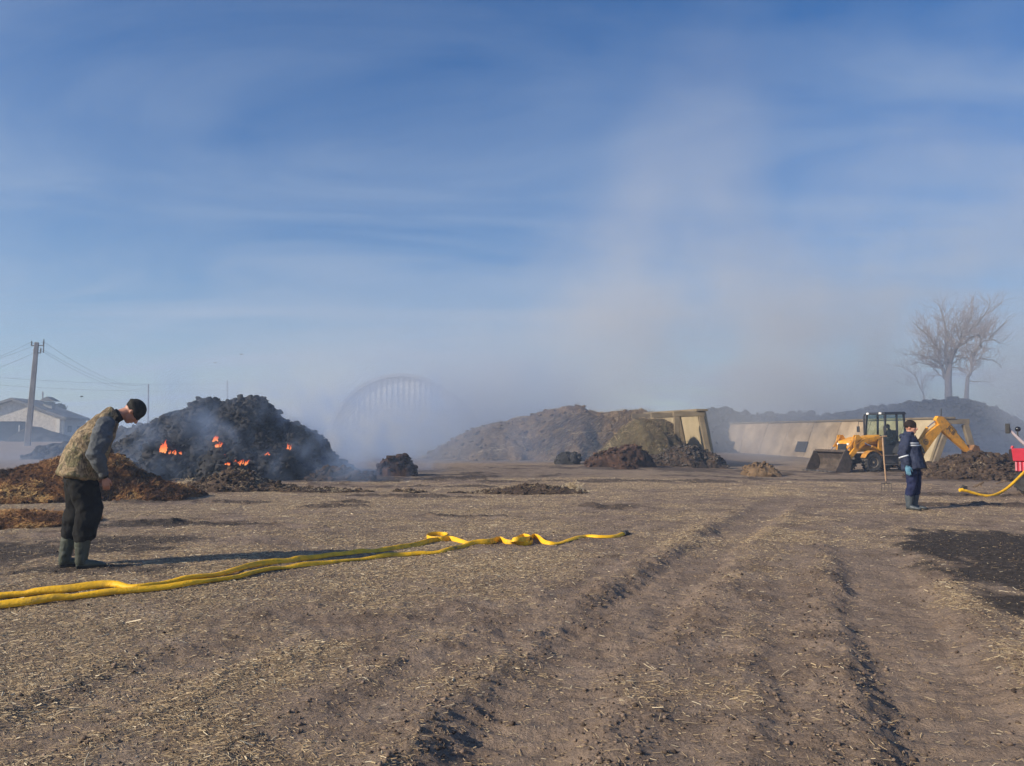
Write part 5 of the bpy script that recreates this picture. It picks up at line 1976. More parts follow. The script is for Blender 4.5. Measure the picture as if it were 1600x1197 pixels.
def straw_on(o, n, lmed, wid, tonemid, seed=1, tilt=0.5, front=True):
    rs = np.random.RandomState(seed)
    co, no = surf(o)
    ok = np.where(no[:, 1] < 0.5)[0] if front else np.arange(len(co))
    idx = ok[rs.randint(0, len(ok), n)]
    c = co[idx] + no[idx] * 0.01 + rs.normal(0, 0.01, (n, 3))
    ln = np.clip(rs.lognormal(math.log(lmed), 0.5, n), lmed * .3, lmed * 4)
    tn = tonemid + 1.1 * fbm3(c * 1.6, 4, seed) + rs.normal(0, .16, n)
    s = straws('loose_straw', c[:, 0], c[:, 1], c[:, 2], ln, np.full(n, wid), np.clip(tn, 0, 1), rs.normal(0, tilt, n), STRAW, None, o)
    return s


def piles_named(nm):
    return [o for o in bpy.data.objects if o.name.split('.')[0] == nm and o.parent is None]


def plabel(txt):
    return [o for o in bpy.data.objects if o.get('label', '').find(txt) >= 0][0]


CHAR2 = heap_material('charred_clod', [(0.3, (0.016, 0.017, 0.02)), (0.5, (0.036, 0.036, 0.038)), (0.66, (0.085, 0.08, 0.078)), (0.8, (0.19, 0.17, 0.155))], 9, 0.25, (0.14, 0.12, 0.1))
clods_on(burning, 8500, 0.045, 0.21, CHAR2, 5)
clods_on(plabel('low dark clumpy'), 900, 0.035, 0.12, DARKB, 6)
clods_on(plabel('thin ridge of spilled'), 900, 0.022, 0.08, DARKB, 7)
rp = plabel('reddish brown pile')
RSTRAW = mat_vary('rusty_straw', [(0.0, (0.03, 0.018, 0.012)), (0.35, (0.13, 0.055, 0.022)), (0.65, (0.40, 0.19, 0.06)), (1.0, (0.78, 0.52, 0.20))], 0.7)
RUST2 = heap_material('rusty_manure_clod', [(0.28, (0.015, 0.011, 0.010)), (0.46, (0.06, 0.03, 0.018)), (0.60, (0.17, 0.08, 0.034)), (0.76, (0.36, 0.21, 0.085))], 11, 0.5, (0.38, 0.23, 0.1))
clods_on(rp, 1500, 0.024, 0.12, RUST2, 8)
straw_on(rp, 26000, 0.06, 0.0065, 0.35, 9, 0.7).data.materials[0] = RSTRAW
fl = plabel('flat scattering')
clods_on(fl, 500, 0.02, 0.08, RUST2, 10)
straw_on(fl, 14000, 0.06, 0.005, 0.5, 11).data.materials[0] = RSTRAW
bs = plabel('bright rusty straw')
clods_on(bs, 300, 0.024, 0.09, RUST2, 12)
straw_on(bs, 10000, 0.06, 0.0065, 0.55, 13, 0.7).data.materials[0] = RSTRAW
straw_on(plabel('low dark clumpy'), 1800, 0.08, 0.006, 0.5, 14)
straw_on(plabel('thin ridge of spilled'), 1500, 0.07, 0.006, 0.45, 15)
straw_on(plabel('long bank of dry stalks'), 11000, 0.26, 0.013, 0.42, 16, 0.5)
clods_on(plabel('long bank of dry stalks'), 700, 0.06, 0.2, DRY, 17)
straw_on(plabel('smooth olive'), 2500, 0.2, 0.012, 0.35, 30, 0.8)
clods_on(plabel('grey rubble'), 1300, 0.032, 0.16, pmat('rubble_grey', (0.045, 0.038, 0.033), (0.17, 0.145, 0.12), 3, 0.9, 0.4, lo=.4, hi=.75), 18)
clods_on(plabel('dark crumbly soil'), 2400, 0.045, 0.17, DARKB, 19)
straw_on(plabel('dark crumbly soil'), 1600, 0.10, 0.008, 0.45, 20)
clods_on(plabel('long blue smoking'), 5000, 0.11, 0.42, CHAR, 21)
clods_on(plabel('low smoky heap'), 900, 0.10, 0.35, CHAR, 22)
for t, m_, nn in (('lone reddish', REDB, 160), ('large reddish', REDB, 220), ('small rusty clod', REDB, 60), ('pale flat clod', DRY, 80), ('small blue-grey', CHAR, 90), ('small brown crumbly', DARKB, 160)):
    clods_on(plabel(t), nn, 0.05, 0.16, m_, 23)


def tuft(px, py, label, n, s, seed):
    """a loose clump of pale straw"""
    rs = np.random.RandomState(seed)
    p = gp(px, py)
    root = empty('straw_tuft', p, label, 'straw tuft')
    q = rs.normal(0, 1, (n, 3)) * np.array([s, s * .7, s * .55])
    ln = rs.uniform(.05, .22, n)
    o = straws('straw_strands', q[:, 0], q[:, 1], np.abs(q[:, 2]) + .03, ln, np.full(n, .008), np.clip(rs.normal(.72, .15, n), 0, 1), rs.normal(0, .9, n), STRAW, None, root)
    V, F = ICO
    me = np_mesh('straw_core', V * (1 + .5 * fbm3(V * 1.8, 3, seed))[:, None] * np.array([s * 1.1, s * .8, s * .75]) + np.array([0, 0, s * .25]), F)
    me.materials.append(pmat('straw_core', (0.22, 0.15, 0.07), (0.42, 0.31, 0.15), 9, 0.9, 0.6, 40))
    c = bpy.data.objects.new('straw_core', me)
    link(c, root)


tuft(208, 779, 'pale golden straw tuft at the foot of the reddish brown pile', 900, .20, 1)
tuft(292, 765, 'yellow straw tuft on the left shoulder of the low dark mound', 300, .17, 2)
tuft(506, 745, 'pale crumbly straw lump at the right foot of the burning heap', 220, .16, 4)
tuft(893, 765, 'small yellow straw tuft at the end of the spilled manure ridge', 200, .12, 5)

# ------------------------------------------------------------------ flames
def fire_mat():
    m = bpy.data.materials.new('flame')
    N, L = nt(m)
    N.remove(N['Principled BSDF'])
    tc = N.new('ShaderNodeTexCoord')
    sp = N.new('ShaderNodeSeparateXYZ')
    L.new(tc.outputs['Generated'], sp.inputs[0])
    r = N.new('ShaderNodeValToRGB')
    e = r.color_ramp.elements
    e[0].position, e[0].color = 0.0, (1.0, 0.36, 0.12, 1)
    e[1].position, e[1].color = 1.0, (0.85, 0.07, 0.01, 1)
    L.new(sp.outputs['Z'], r.inputs[0])
    em = N.new('ShaderNodeEmission')
    em.inputs['Strength'].default_value = 1.15
    L.new(r.outputs[0], em.inputs['Color'])
    tr = N.new('ShaderNodeBsdfTransparent')
    mx = N.new('ShaderNodeMixShader')
    lw = N.new('ShaderNodeLayerWeight')
    lw.inputs['Blend'].default_value = 0.35
    n = N.new('ShaderNodeTexNoise')
    n.inputs['Scale'].default_value = 9
    L.new(tc.outputs['Object'], n.inputs['Vector'])
    a = N.new('ShaderNodeMath')
    a.operation = 'MULTIPLY_ADD'
    L.new(n.outputs['Fac'], a.inputs[0])
    a.inputs[1].default_value = 1.6
    a.inputs[2].default_value = -0.55
    b = N.new('ShaderNodeMath')
    b.operation = 'ADD'
    b.use_clamp = True
    L.new(a.outputs[0], b.inputs[0])
    L.new(lw.outputs['Facing'], b.inputs[1])
    L.new(b.outputs[0], mx.inputs[0])
    L.new(em.outputs[0], mx.inputs[1])
    L.new(tr.outputs[0], mx.inputs[2])
    L.new(mx.outputs[0], N['Material Output'].inputs['Surface'])
    return m


FIRE = fire_mat()
_co, _ = surf(burning)
_pol = np.empty(len(burning.data.polygons) * 4, np.int32)
burning.data.polygons.foreach_get('vertices', _pol)
_bvh = BVHTree.FromPolygons([tuple(v) for v in _co], [tuple(f) for f in _pol.reshape(-1, 4).tolist()])


def flame(px, py, w, h, label, seed, lean=0.25, n=12):
    hit = _bvh.ray_cast(Vector((0, 0, CAM_H)), ray(px, py).normalized())
    p = hit[0] if hit[0] is not None else at(px, py, 26)
    rnd = random.Random(seed)
    k = p.y / FPX
    W, H = w * k * .8, h * k * .72
    root = empty('flame', p + Vector((0, -0.12, -H * .35)), label, 'flame', 'flames on the burning manure heap')
    for i in range(n):
        x = rnd.uniform(-.5, .5) * W
        hh = H * rnd.uniform(.35, 1) * (1 - abs(x / W) * .6)
        r = max(.016, hh * rnd.uniform(.09, .17))
        z0 = rnd.uniform(0, .3) * H
        pts, rad = [], []
        ph = rnd.uniform(0, 6)
        for j in range(8):
            t = j / 7
            pts.append((x + lean * hh * t * t + math.sin(ph + t * 5) * r * .7 * t, rnd.uniform(-.08, .06) + math.cos(ph + t * 4) * r * .4, z0 + hh * t))
            rad.append(max(.003, r * (math.sin(math.pi * min(1, (t * .8 + .22))) ** .8) * (1 - t) ** .35 + .002))
        MB().tube(pts, rad, 8).build('tongue', FIRE, root, smooth=True)


flame(258, 702, 11, 26, 'tall flame low on the left flank of the burning heap', 1)
flame(276, 708, 26, 9, 'low dull flame just right of the tall left flame', 2, n=9)
flame(339, 687, 9, 14, 'upper of two flames near the middle of the heap', 3)
flame(344, 696, 14, 12, 'slanting flame just under the middle one', 4, .5)
flame(352, 714, 10, 9, 'small flame above the widest flame', 5, n=8)
flame(378, 724, 28, 13, 'widest flame low on the front of the heap', 6, .4, 18)
flame(359, 725, 10, 7, 'dim red flame at the left end of the widest flame', 9, n=7)
flame(420, 710, 8, 8, 'small dim flame right of the middle of the heap', 7, n=7)
flame(453, 700, 8, 15, 'narrow flame on the right flank of the heap', 8, .1, 8)
flame(350, 653, 6, 5, 'tiny flame high near the heap crest', 10, n=3)
# ------------------------------------------------------------------ people
SKIN = pmat('weathered_skin', (0.36, 0.165, 0.11), (0.50, 0.26, 0.18), 6, 0.55, 0.08, 60)


def camo_material():
    m = bpy.data.materials.new('reed_camouflage')
    N, L = nt(m)
    b = N['Principled BSDF']
    tc = N.new('ShaderNodeTexCoord')

    def noise(scale, st, det=4, dist=0.5):
        mp = N.new('ShaderNodeMapping')
        mp.inputs['Scale'].default_value = st
        L.new(tc.outputs['Object'], mp.inputs[0])
        n = N.new('ShaderNodeTexNoise')
        n.inputs['Scale'].default_value = scale
        n.inputs['Detail'].default_value = det
        n.inputs['Distortion'].default_value = dist
        L.new(mp.outputs[0], n.inputs['Vector'])
        return n.outputs['Fac']

    def ramp(f, stops):
        r = N.new('ShaderNodeValToRGB')
        e = r.color_ramp.elements
        e[0].position, e[0].color = stops[0][0], (*stops[0][1], 1)
        e[1].position, e[1].color = stops[-1][0], (*stops[-1][1], 1)
        for p, c in stops[1:-1]:
            k = e.new(p)
            k.color = (*c, 1)
        L.new(f, r.inputs[0])
        return r.outputs[0]
    base = ramp(noise(6.5, (1, 1, 1), 5, 1.4), [(0.34, (0.06, 0.045, 0.025)), (0.42, (0.20, 0.145, 0.08)), (0.50, (0.33, 0.25, 0.15)), (0.58, (0.11, 0.105, 0.045)), (0.66, (0.36, 0.28, 0.18))])
    tw = ramp(noise(4.5, (4.0, 4.0, 1.3), 3, 2.2), [(0.51, (0, 0, 0)), (0.56, (1, 1, 1)), (0.61, (0, 0, 0))])
    mx = N.new('ShaderNodeMixRGB')
    mx.inputs[2].default_value = (0.045, 0.032, 0.02, 1)
    L.new(tw, mx.inputs[0])
    L.new(base, mx.inputs[1])
    L.new(mx.outputs[0], b.inputs['Base Color'])
    b.inputs['Roughness'].default_value = 0.85
    bp = N.new('ShaderNodeBump')
    bp.inputs['Strength'].default_value = 0.6
    bp.inputs['Distance'].default_value = 0.02
    L.new(noise(14, (1, 1, .6), 4, 1.2), bp.inputs['Height'])
    L.new(bp.outputs[0], b.inputs['Normal'])
    return m


_wr = {}


def wrinkle_tex(size):
    if size not in _wr:
        t = bpy.data.textures.new('folds', 'CLOUDS')
        t.noise_scale = size
        t.noise_depth = 2
        _wr[size] = t
    return _wr[size]


def cloth(mb, name, mat, parent, voxel=0.013, smooth=2, fold=0.0, fsize=0.1):
    o = mb.build(name, mat, parent, smooth=True)
    r = o.modifiers.new('merge', 'REMESH')
    r.mode = 'VOXEL'
    r.voxel_size = voxel
    r.use_smooth_shade = True
    s = o.modifiers.new('soften', 'SMOOTH')
    s.factor = 0.5
    s.iterations = smooth
    if fold:
        d = o.modifiers.new('folds', 'DISPLACE')
        d.texture = wrinkle_tex(fsize)
        d.strength = fold
        d.mid_level = 0.5
        d.texture_coords = 'LOCAL'
    return o


def head_frame(c, up, face):
    up = Vector(up).normalized()
    f = Vector(face)
    f = (f - up * f.dot(up)).normalized()
    l = up.cross(f)
    return c, f, l, up


def add_head(mb, c, f, l, u):
    """face looks along f, l is the head's left, u is up; c = skull centre; returns nothing"""
    rot = Matrix((f, l, u)).transposed()

    def P(x, y, z):
        return Vector(c) + rot @ Vector((x, y, z))
    mb.ball(P(-0.008, 0, 0.025), (0.098, 0.076, 0.098), 18, 12, rot)
    mb.ball(P(0.022, 0, -0.03), (0.070, 0.062, 0.085), 16, 10, rot)
    mb.ball(P(0.058, 0, -0.088), (0.032, 0.034, 0.026), 12, 8, rot)      # chin
    mb.rtube([P(0.088, 0, 0.018), P(0.106, 0, -0.012), P(0.114, 0, -0.028)], [.010, .013, .016], 8)   # nose
    mb.ball(P(0.098, 0.012, -0.032), (.012, .010, .009), 8, 6)
    mb.ball(P(0.098, -0.012, -0.032), (.012, .010, .009), 8, 6)
    for s in (-1, 1):
        mb.ball(P(0.068, s * 0.036, -0.022), (.022, .022, .020), 8, 6)     # cheek
        mb.ball(P(0.078, s * 0.030, 0.030), (.018, .024, .009), 8, 6)     # brow
        mb.ball(P(-0.008, s * 0.076, -0.005), (.020, .011, .032), 10, 8, rot)   # ear
    mb.rtube([P(0.090, .018, -0.056), P(0.096, 0, -0.055), P(0.090, -.018, -0.056)], .0075, 8)   # lips
    mb.rtube([P(0.087, .016, -0.066), P(0.092, 0, -0.067), P(0.087, -.016, -0.066)], .0075, 8)
    return P, rot


def face_bits(P, parent, stubble=None):
    w = pmat('eye_dark', (0.03, 0.02, 0.015), None, 4, 0.3, 0)
    for s in (-1, 1):
        MB().ball(P(0.080, s * 0.030, 0.008), (.012, .013, .008), 10, 8).build('eye', w, parent, smooth=True)
    hb = pmat('eyebrow_hair', (0.05, 0.035, 0.025), None, 4, 0.9, 0)
    for s in (-1, 1):
        MB().rtube([P(0.093, s * 0.014, 0.030), P(0.090, s * 0.034, 0.035), P(0.076, s * .048, 0.028)], .0045, 6).build('eyebrow', hb, parent)
    MB().rtube([P(0.0985, .015, -0.061), P(0.102, 0, -0.061), P(0.0985, -.015, -0.061)], .003, 6).build('mouth', pmat('mouth_line', (0.16, 0.05, 0.04), None, 4, 0.6, 0), parent)


def add_hand(mb, wrist, d, palm_n, thumb_side, curl=0.5, k=1.0):
    """hand hanging along d, palm faces palm_n, thumb leaves on thumb_side"""
    d = Vector(d).normalized()
    n = Vector(palm_n)
    n = (n - d * n.dot(d)).normalized()
    t = Vector(thumb_side)
    t = (t - d * t.dot(d) - n * t.dot(n)).normalized()
    w = Vector(wrist)
    mb.rtube([w - d * .04 * k, w + d * .01 * k, w + d * .045 * k, w + d * .085 * k], [(.030 * k, .021 * k), (.032 * k, .019 * k), (.042 * k, .017 * k), (.040 * k, .014 * k)], 12, side=t)
    for i, (off, L_) in enumerate(((.030, .070), (.010, .078), (-.010, .072), (-.029, .056))):
        p = w + d * .088 * k + t * off * k
        a = curl * (.7 + .12 * i)
        pts = [p - d * .02 * k, p]
        dd = d.copy()
        for j, f in enumerate((.45, .32, .23)):
            dd = (dd * math.cos(a * .8) + n * math.sin(a * .8)).normalized() if j else (dd * math.cos(a * .5) + n * math.sin(a * .5)).normalized()
            pts.append(pts[-1] + dd * L_ * f * k)
        mb.rtube(pts, [.0095 * k, .0098 * k, .009 * k, .0085 * k, .0072 * k], 8)
    p = w + d * .02 * k + t * .030 * k
    mb.rtube([p, p + (d * .6 + t * .55 + n * .3) * .035 * k, p + (d * .95 + t * .55 + n * .5) * .055 * k, p + (d * 1.35 + t * .5 + n * .75) * .06 * k], [.015 * k, .012 * k, .0105 * k, .008 * k], 8)


def boot(mb, ankle, heel, toe, top, rtop, lat=0.0):
    a, h, t, tp = Vector(ankle), Vector(heel), Vector(toe), Vector(top)
    mb.rtube([a - Vector((0, 0, .04)), a, a.lerp(tp, .35), a.lerp(tp, .7)], [(.052, .058), (.055, .06), (.06, rtop * .88), (.066, rtop)], 14, side=(0, 1, 0))
    mb.tube([a.lerp(tp, .6), tp, tp + (tp - a).normalized() * .004], [(.066, rtop * .97), (.07, rtop * 1.02), (.066, rtop * .96)], 14, side=(0, 1, 0))
    f = (t - h)
    mb.rtube([h + f * .12 + Vector((0, 0, .035)), h + f * .35 + Vector((0, 0, .045)), h + f * .6 + Vector((0, 0, .035)), h + f * .82 + Vector((0, 0, .028)), t - f * .09 + Vector((0, 0, .024))],
             [(.036, .036), (.042, .045), (.048, .036), (.050, .030), (.040, .024)], 14, side=(0, 1, 0))


def sole(h, t, name, parent, mat):
    h, t = Vector(h), Vector(t)
    f = (t - h)
    s = Vector((-f.y, f.x, 0)).normalized()
    out = []
    for a, w in ((0.0, .026), (.04, .038), (.3, .036), (.5, .040), (.75, .052), (.92, .042), (1.0, .02)):
        out.append((a, w))
    poly = [h + f * a + s * w for a, w in out] + [h + f * a - s * w for a, w in out[::-1]]
    n = len(poly)
    vs = [p + Vector((0, 0, -.002)) for p in poly] + [p + Vector((0, 0, .026)) for p in poly]
    fs = [tuple(range(n - 1, -1, -1)), tuple(range(n, 2 * n))] + [(i, (i + 1) % n, (i + 1) % n + n, i + n) for i in range(n)]
    return MB().add(vs, fs).build(name, mat, parent)


# ---- man 1: bent forward, camouflage vest
def man_left():
    b = gp(131, 886)
    yaw = math.atan2(4.47, 8.0)
    root = empty('person', b, 'bent man in camouflage vest, black cap and rubber boots looking down', 'person', rz=yaw)
    camo = camo_material()
    fleece = pmat('grey_fleece', (0.085, 0.095, 0.105), (0.125, 0.135, 0.145), 12, 0.95, 0.3, 60)
    trou = pmat('dark_trousers', (0.010, 0.010, 0.011), (0.020, 0.020, 0.019), 6, 0.85, 0.3, 30)
    hatm = pmat('black_knit', (0.022, 0.022, 0.022), (0.042, 0.041, 0.038), 30, 0.95, 0.5, 120)
    rub = pmat('olive_rubber', (0.036, 0.044, 0.032), (0.062, 0.072, 0.052), 7, 0.55, 0.1)
    solem = pmat('boot_sole', (0.02, 0.02, 0.018), (0.05, 0.045, 0.038), 9, 0.8, 0.2)
    Y = (0, 1, 0)
    # body (skin): continuous figure inside the clothes, head and hands showing
    body = MB()
    hc, f, l, u = head_frame(Vector((.405, 0, 1.602)), (0.86, 0, 0.50), (0.50, 0, -0.86))
    P, rot = add_head(body, hc, f, l, u)
    body.rtube([(.20, 0, 1.50), (.27, 0, 1.565), (.35, 0, 1.595)], [.062, .058, .060], 12)
    body.rtube([(-.08, 0, .90), (-.05, 0, 1.05), (.02, 0, 1.2), (.10, 0, 1.37), (.20, 0, 1.50)], [(.15, .12), (.14, .11), (.15, .12), (.17, .12), (.08, .07)], 14, side=Y)
    NEAR = dict(sh=(.145, -.205, 1.45), el=(.072, -.285, 1.155), wr=(.155, -.235, .925))
    FAR = dict(sh=(.150, .205, 1.45), el=(.07, .28, 1.17), wr=(.12, .22, .95))
    for A in (NEAR, FAR):
        s, e, w = Vector(A['sh']), Vector(A['el']), Vector(A['wr'])
        body.rtube([s, s.lerp(e, .5), e, e.lerp(w, .5), w], [.048, .045, .040, .036, .027], 10)
        add_hand(body, w + (w - e).normalized() * .015, ((w - e).normalized() + Vector((0, 0, -.9))), (-.25, 1 if A is NEAR else -1, 0), (1, 0, 0), 1.0, 0.92)
    LN = [(-.06, -.09, .92), (.00, -.10, .62), (-.02, -.10, .30), (-.025, -.10, .09)]
    LF = [(-.09, .09, .92), (-.075, .10, .62), (-.14, .10, .30), (-.165, .10, .10)]
    for Lg in (LN, LF):
        body.rtube(Lg, [.075, .055, .045, .035], 10)
    bo = cloth(body, 'body', SKIN, root, 0.006, 1)
    face_bits(P, root)
    # trousers
    t = MB()
    t.rtube([(-.085, 0, 1.02), (-.07, 0, .90), (-.06, 0, .83)], [(.17, .135), (.175, .14), (.15, .13)], 18, side=Y)
    t.rtube([(-.055, -.085, .92), (-.01, -.095, .76), (.035, -.10, .60), (.012, -.10, .44), (-.012, -.10, .33), (-.02, -.10, .30)], [(.105, .138), (.10, .138), (.098, .128), (.098, .118), (.096, .108), (.080, .088)], 16, side=Y)
    t.rtube([(-.095, .085, .92), (-.075, .095, .76), (-.07, .10, .60), (-.11, .10, .44), (-.135, .10, .33)], [(.105, .13), (.10, .126), (.096, .118), (.094, .108), (.086, .095)], 16, side=Y)
    cloth(t, 'trousers', trou, root, 0.012, 2, 0.035, .09)
    # boots
    for nm, (an, he, to, tp) in (('near', ((-.025, -.10, .10), (-.075, -.10, .0), (.205, -.115, .0), (-.018, -.10, .315))), ('far', ((-.175, .10, .10), (-.225, .10, .0), (.045, .11, .0), (-.130, .10, .35)))):
        bm_ = MB()
        boot(bm_, an, he, to, tp, .076)
        o = cloth(bm_, 'boot', rub, root, 0.007, 3, 0.012, .05)
        sole(he, to, 'sole', o, solem)
    # sleeves of the fleece, with the torso under the vest
    s = MB()
    s.rtube([(.0, 0, 1.15), (.10, 0, 1.36), (.19, 0, 1.50)], [(.17, .13), (.20, .14), (.10, .08)], 14, side=Y)
    for A, sg in ((NEAR, -1), (FAR, 1)):
        a, e, w = Vector(A['sh']), Vector(A['el']), Vector(A['wr'])
        s.rtube([a + Vector((.01, sg * -.03, .03)), a.lerp(e, .33) + Vector((0, sg * .012, 0)), a.lerp(e, .7), e + Vector((-.012, 0, 0)), e.lerp(w, .3), e.lerp(w, .62), e.lerp(w, .80)],
                [(.075, .088), (.076, .098), (.072, .092), (.066, .088), (.060, .080), (.052, .066), (.043, .05)], 16, side=Y)
        s.tube([e.lerp(w, .80), e.lerp(w, .86), e.lerp(w, .93), e.lerp(w, .95)], [.047, .052, .050, .042], 14)
    cloth(s, 'fleece_sleeves', fleece, root, 0.009, 1, 0.034, .07)
    for A in (NEAR, FAR):
        e, w = Vector(A['el']), Vector(A['wr'])
        MB().tube([e.lerp(w, .93), e.lerp(w, 1.03), e.lerp(w, 1.035)], [.041, .037, .030], 14).build('cuff', hatm, root, smooth=True)
    # collar of the fleece around the neck
    MB().tube([(.185, 0, 1.49), (.235, 0, 1.545), (.285, 0, 1.575), (.29, 0, 1.578)], [(.085, .080), (.078, .074), (.074, .070), (.064, .060)], 18, side=Y).build('inner_collar', hatm, root, smooth=True)
    # vest
    v = MB()
    v.tube([(-.088, 0, .905), (-.083, 0, .93), (-.06, 0, 1.03), (-.015, 0, 1.17), (.055, 0, 1.31), (.12, 0, 1.42), (.165, 0, 1.49), (.205, 0, 1.535)],
           [(.20, .185), (.235, .205), (.232, .205), (.222, .205), (.208, .182), (.195, .155), (.165, .125), (.115, .095)], 28, side=Y)
    v.rtube([(.115, -.165, 1.475), (.15, -.09, 1.535), (.16, 0, 1.55), (.15, .09, 1.535), (.115, .165, 1.475)], [(.055, .05), (.07, .055), (.07, .055), (.07, .055), (.055, .05)], 12, side=(1, 0, 0))
    v.tube([(.165, 0, 1.49), (.20, 0, 1.56), (.235, 0, 1.60), (.238, 0, 1.602)], [(.12, .105), (.105, .098), (.098, .092), (.085, .08)], 20, side=Y)
    vest = cloth(v, 'camouflage_vest', camo, root, 0.009, 1, 0.045, .12)
    # armhole binding
    for sg in (-1, 1):
        a = []
        for k in range(17):
            an = 2 * math.pi * k / 16
            a.append(Vector((.13, sg * .190, 1.40)) + Vector((math.cos(an) * .082, sg * (-.02 + .018 * math.cos(an * 2)), math.sin(an) * .125)))
        MB().tube(a, .010, 6).build('armhole_trim', trou, root, smooth=True)
    # knitted cap pulled over the forehead
    hb = MB()
    hb.ball(P(-0.012, 0, 0.050), (0.112, 0.090, 0.098), 24, 16, rot)
    hb.tube([P(-0.020, 0, 0.004), P(-0.012, 0, 0.035), P(-0.010, 0, 0.06)], [(0.088, .108), (0.094, .116), (0.09, .11)], 24, side=l)
    hb.tube([P(-0.016, 0, 0.012), P(-0.014, 0, 0.020), P(-0.010, 0, 0.046), P(-0.008, 0, 0.054)], [(0.090, .110), (0.099, .121), (0.099, .121), (0.092, .112)], 24, side=l)
    cap = cloth(hb, 'knitted_cap', hatm, root, 0.007, 1, 0.006, .04)
    return root


# ---- man 2: dark blue workwear, facing right and towards the camera
def man_right():
    b = gp(1425, 796)
    sc = (b.y / 15.0) * 0.985
    root = empty('person', b, 'standing worker in navy jacket with reflective stripes and blue glove', 'person', rz=R(-44), scale=sc)
    navy = pmat('navy_jacket', (0.022, 0.028, 0.056), (0.044, 0.055, 0.098), 7, 0.75, 0.3, 30)
    navy2 = pmat('navy_trousers', (0.014, 0.017, 0.052), (0.022, 0.028, 0.075), 7, 0.8, 0.3, 30)
    hatm = pmat('black_wool', (0.018, 0.014, 0.013), (0.035, 0.026, 0.024), 30, 0.95, 0.5, 120)
    rub = pmat('grey_rubber', (0.045, 0.058, 0.068), (0.07, 0.085, 0.098), 7, 0.5, 0.1)
    refl = pmat('reflective_tape', (0.50, 0.54, 0.60), (0.68, 0.72, 0.76), 9, 0.4, 0)
    glove = pmat('blue_glove', (0.07, 0.19, 0.30), (0.16, 0.33, 0.45), 12, 0.9, 0.3)
    solem = pmat('boot_sole2', (0.02, 0.02, 0.018), (0.05, 0.045, 0.038), 9, 0.8, 0.2)
    Y = (0, 1, 0)
    body = MB()
    hd = Vector((math.cos(R(2)), math.sin(R(2)), -0.04))
    hc, f, l, u = head_frame(Vector((.03, 0, 1.60)), (0.02, 0.0, 1), hd)
    P, rot = add_head(body, hc, f, l, u)
    body.rtube([(-.015, 0, 1.40), (0.0, 0, 1.47), (.01, 0, 1.54)], [.062, .06, .06], 12)
    body.rtube([(.01, 0, .88), (.02, 0, 1.05), (0, 0, 1.22), (-.015, 0, 1.38)], [(.15, .11), (.14, .11), (.16, .115), (.16, .09)], 14, side=Y)
    NEAR = dict(sh=(-.015, -.205, 1.36), el=(-.055, -.27, 1.09), wr=(.02, -.275, .86))
    FAR = dict(sh=(-.015, .205, 1.36), el=(-.05, .27, 1.09), wr=(.03, .26, .86))
    for A in (NEAR, FAR):
        s, e, w = Vector(A['sh']), Vector(A['el']), Vector(A['wr'])
        body.rtube([s, e, w], [.048, .040, .028], 10)
        add_hand(body, w + (w - e).normalized() * .01, ((w - e).normalized() + Vector((0, 0, -1.0))), (-.3, 1 if A is NEAR else -1, 0), (1, 0, 0), 0.5)
    LN = [(.02, -.09, .88), (.05, -.10, .50), (-.02, -.10, .10)]
    LF = [(.02, .09, .88), (.07, .10, .50), (.02, .10, .10)]
    for Lg in (LN, LF):
        body.rtube(Lg, [.075, .055, .04], 10)
    cloth(body, 'body', SKIN, root, 0.007, 1)
    face_bits(P, root)
    t = MB()
    t.rtube([(.02, 0, .98), (.02, 0, .88), (.02, 0, .82)], [(.165, .125), (.17, .13), (.15, .125)], 16, side=Y)
    t.rtube([(.015, -.08, .86), (.035, -.09, .68), (.045, -.095, .50), (.005, -.10, .34), (-.01, -.10, .28)], [(.10, .118), (.094, .108), (.085, .095), (.078, .085), (.072, .075)], 14, side=Y)
    t.rtube([(.025, .08, .86), (.055, .09, .68), (.07, .095, .50), (.045, .10, .34), (.03, .10, .28)], [(.10, .118), (.094, .108), (.085, .095), (.078, .085), (.072, .075)], 14, side=Y)
    cloth(t, 'trousers', navy2, root, 0.011, 2, 0.04, .08)
    for (an, he, to, tp) in (((-.02, -.10, .10), (-.07, -.095, 0), (.205, -.13, 0), (-.01, -.10, .30)), ((.02, .10, .10), (-.03, .095, 0), (.245, .13, 0), (.03, .10, .30))):
        bm_ = MB()
        boot(bm_, an, he, to, tp, .080)
        o = cloth(bm_, 'boot', rub, root, 0.007, 3, 0.010, .05)
        sole(he, to, 'sole', o, solem)
    j = MB()
    j.tube([(.065, 0, .775), (.06, 0, .80), (.05, 0, .92), (.035, 0, 1.05), (.015, 0, 1.20), (-.005, 0, 1.33), (-.015, 0, 1.41), (-.01, 0, 1.46)],
           [(.20, .21), (.235, .225), (.228, .205), (.222, .185), (.22, .172), (.212, .15), (.16, .115), (.10, .09)], 26, side=Y)
    j.rtube([(-.02, -.17, 1.385), (-.02, -.09, 1.425), (-.02, 0, 1.44), (-.02, .09, 1.425), (-.02, .17, 1.385)], [(.085, .055), (.085, .05), (.085, .05), (.085, .05), (.085, .055)], 12, side=(1, 0, 0))
    j.tube([(-.02, 0, 1.42), (-.01, 0, 1.48), (.0, 0, 1.525), (.0, 0, 1.528)], [(.115, .10), (.105, .10), (.095, .095), (.08, .08)], 18, side=Y)
    # hood folded on the back
    j.rtube([(-.10, -.10, 1.44), (-.135, 0, 1.42), (-.10, .10, 1.44)], [.045, .06, .045], 12)
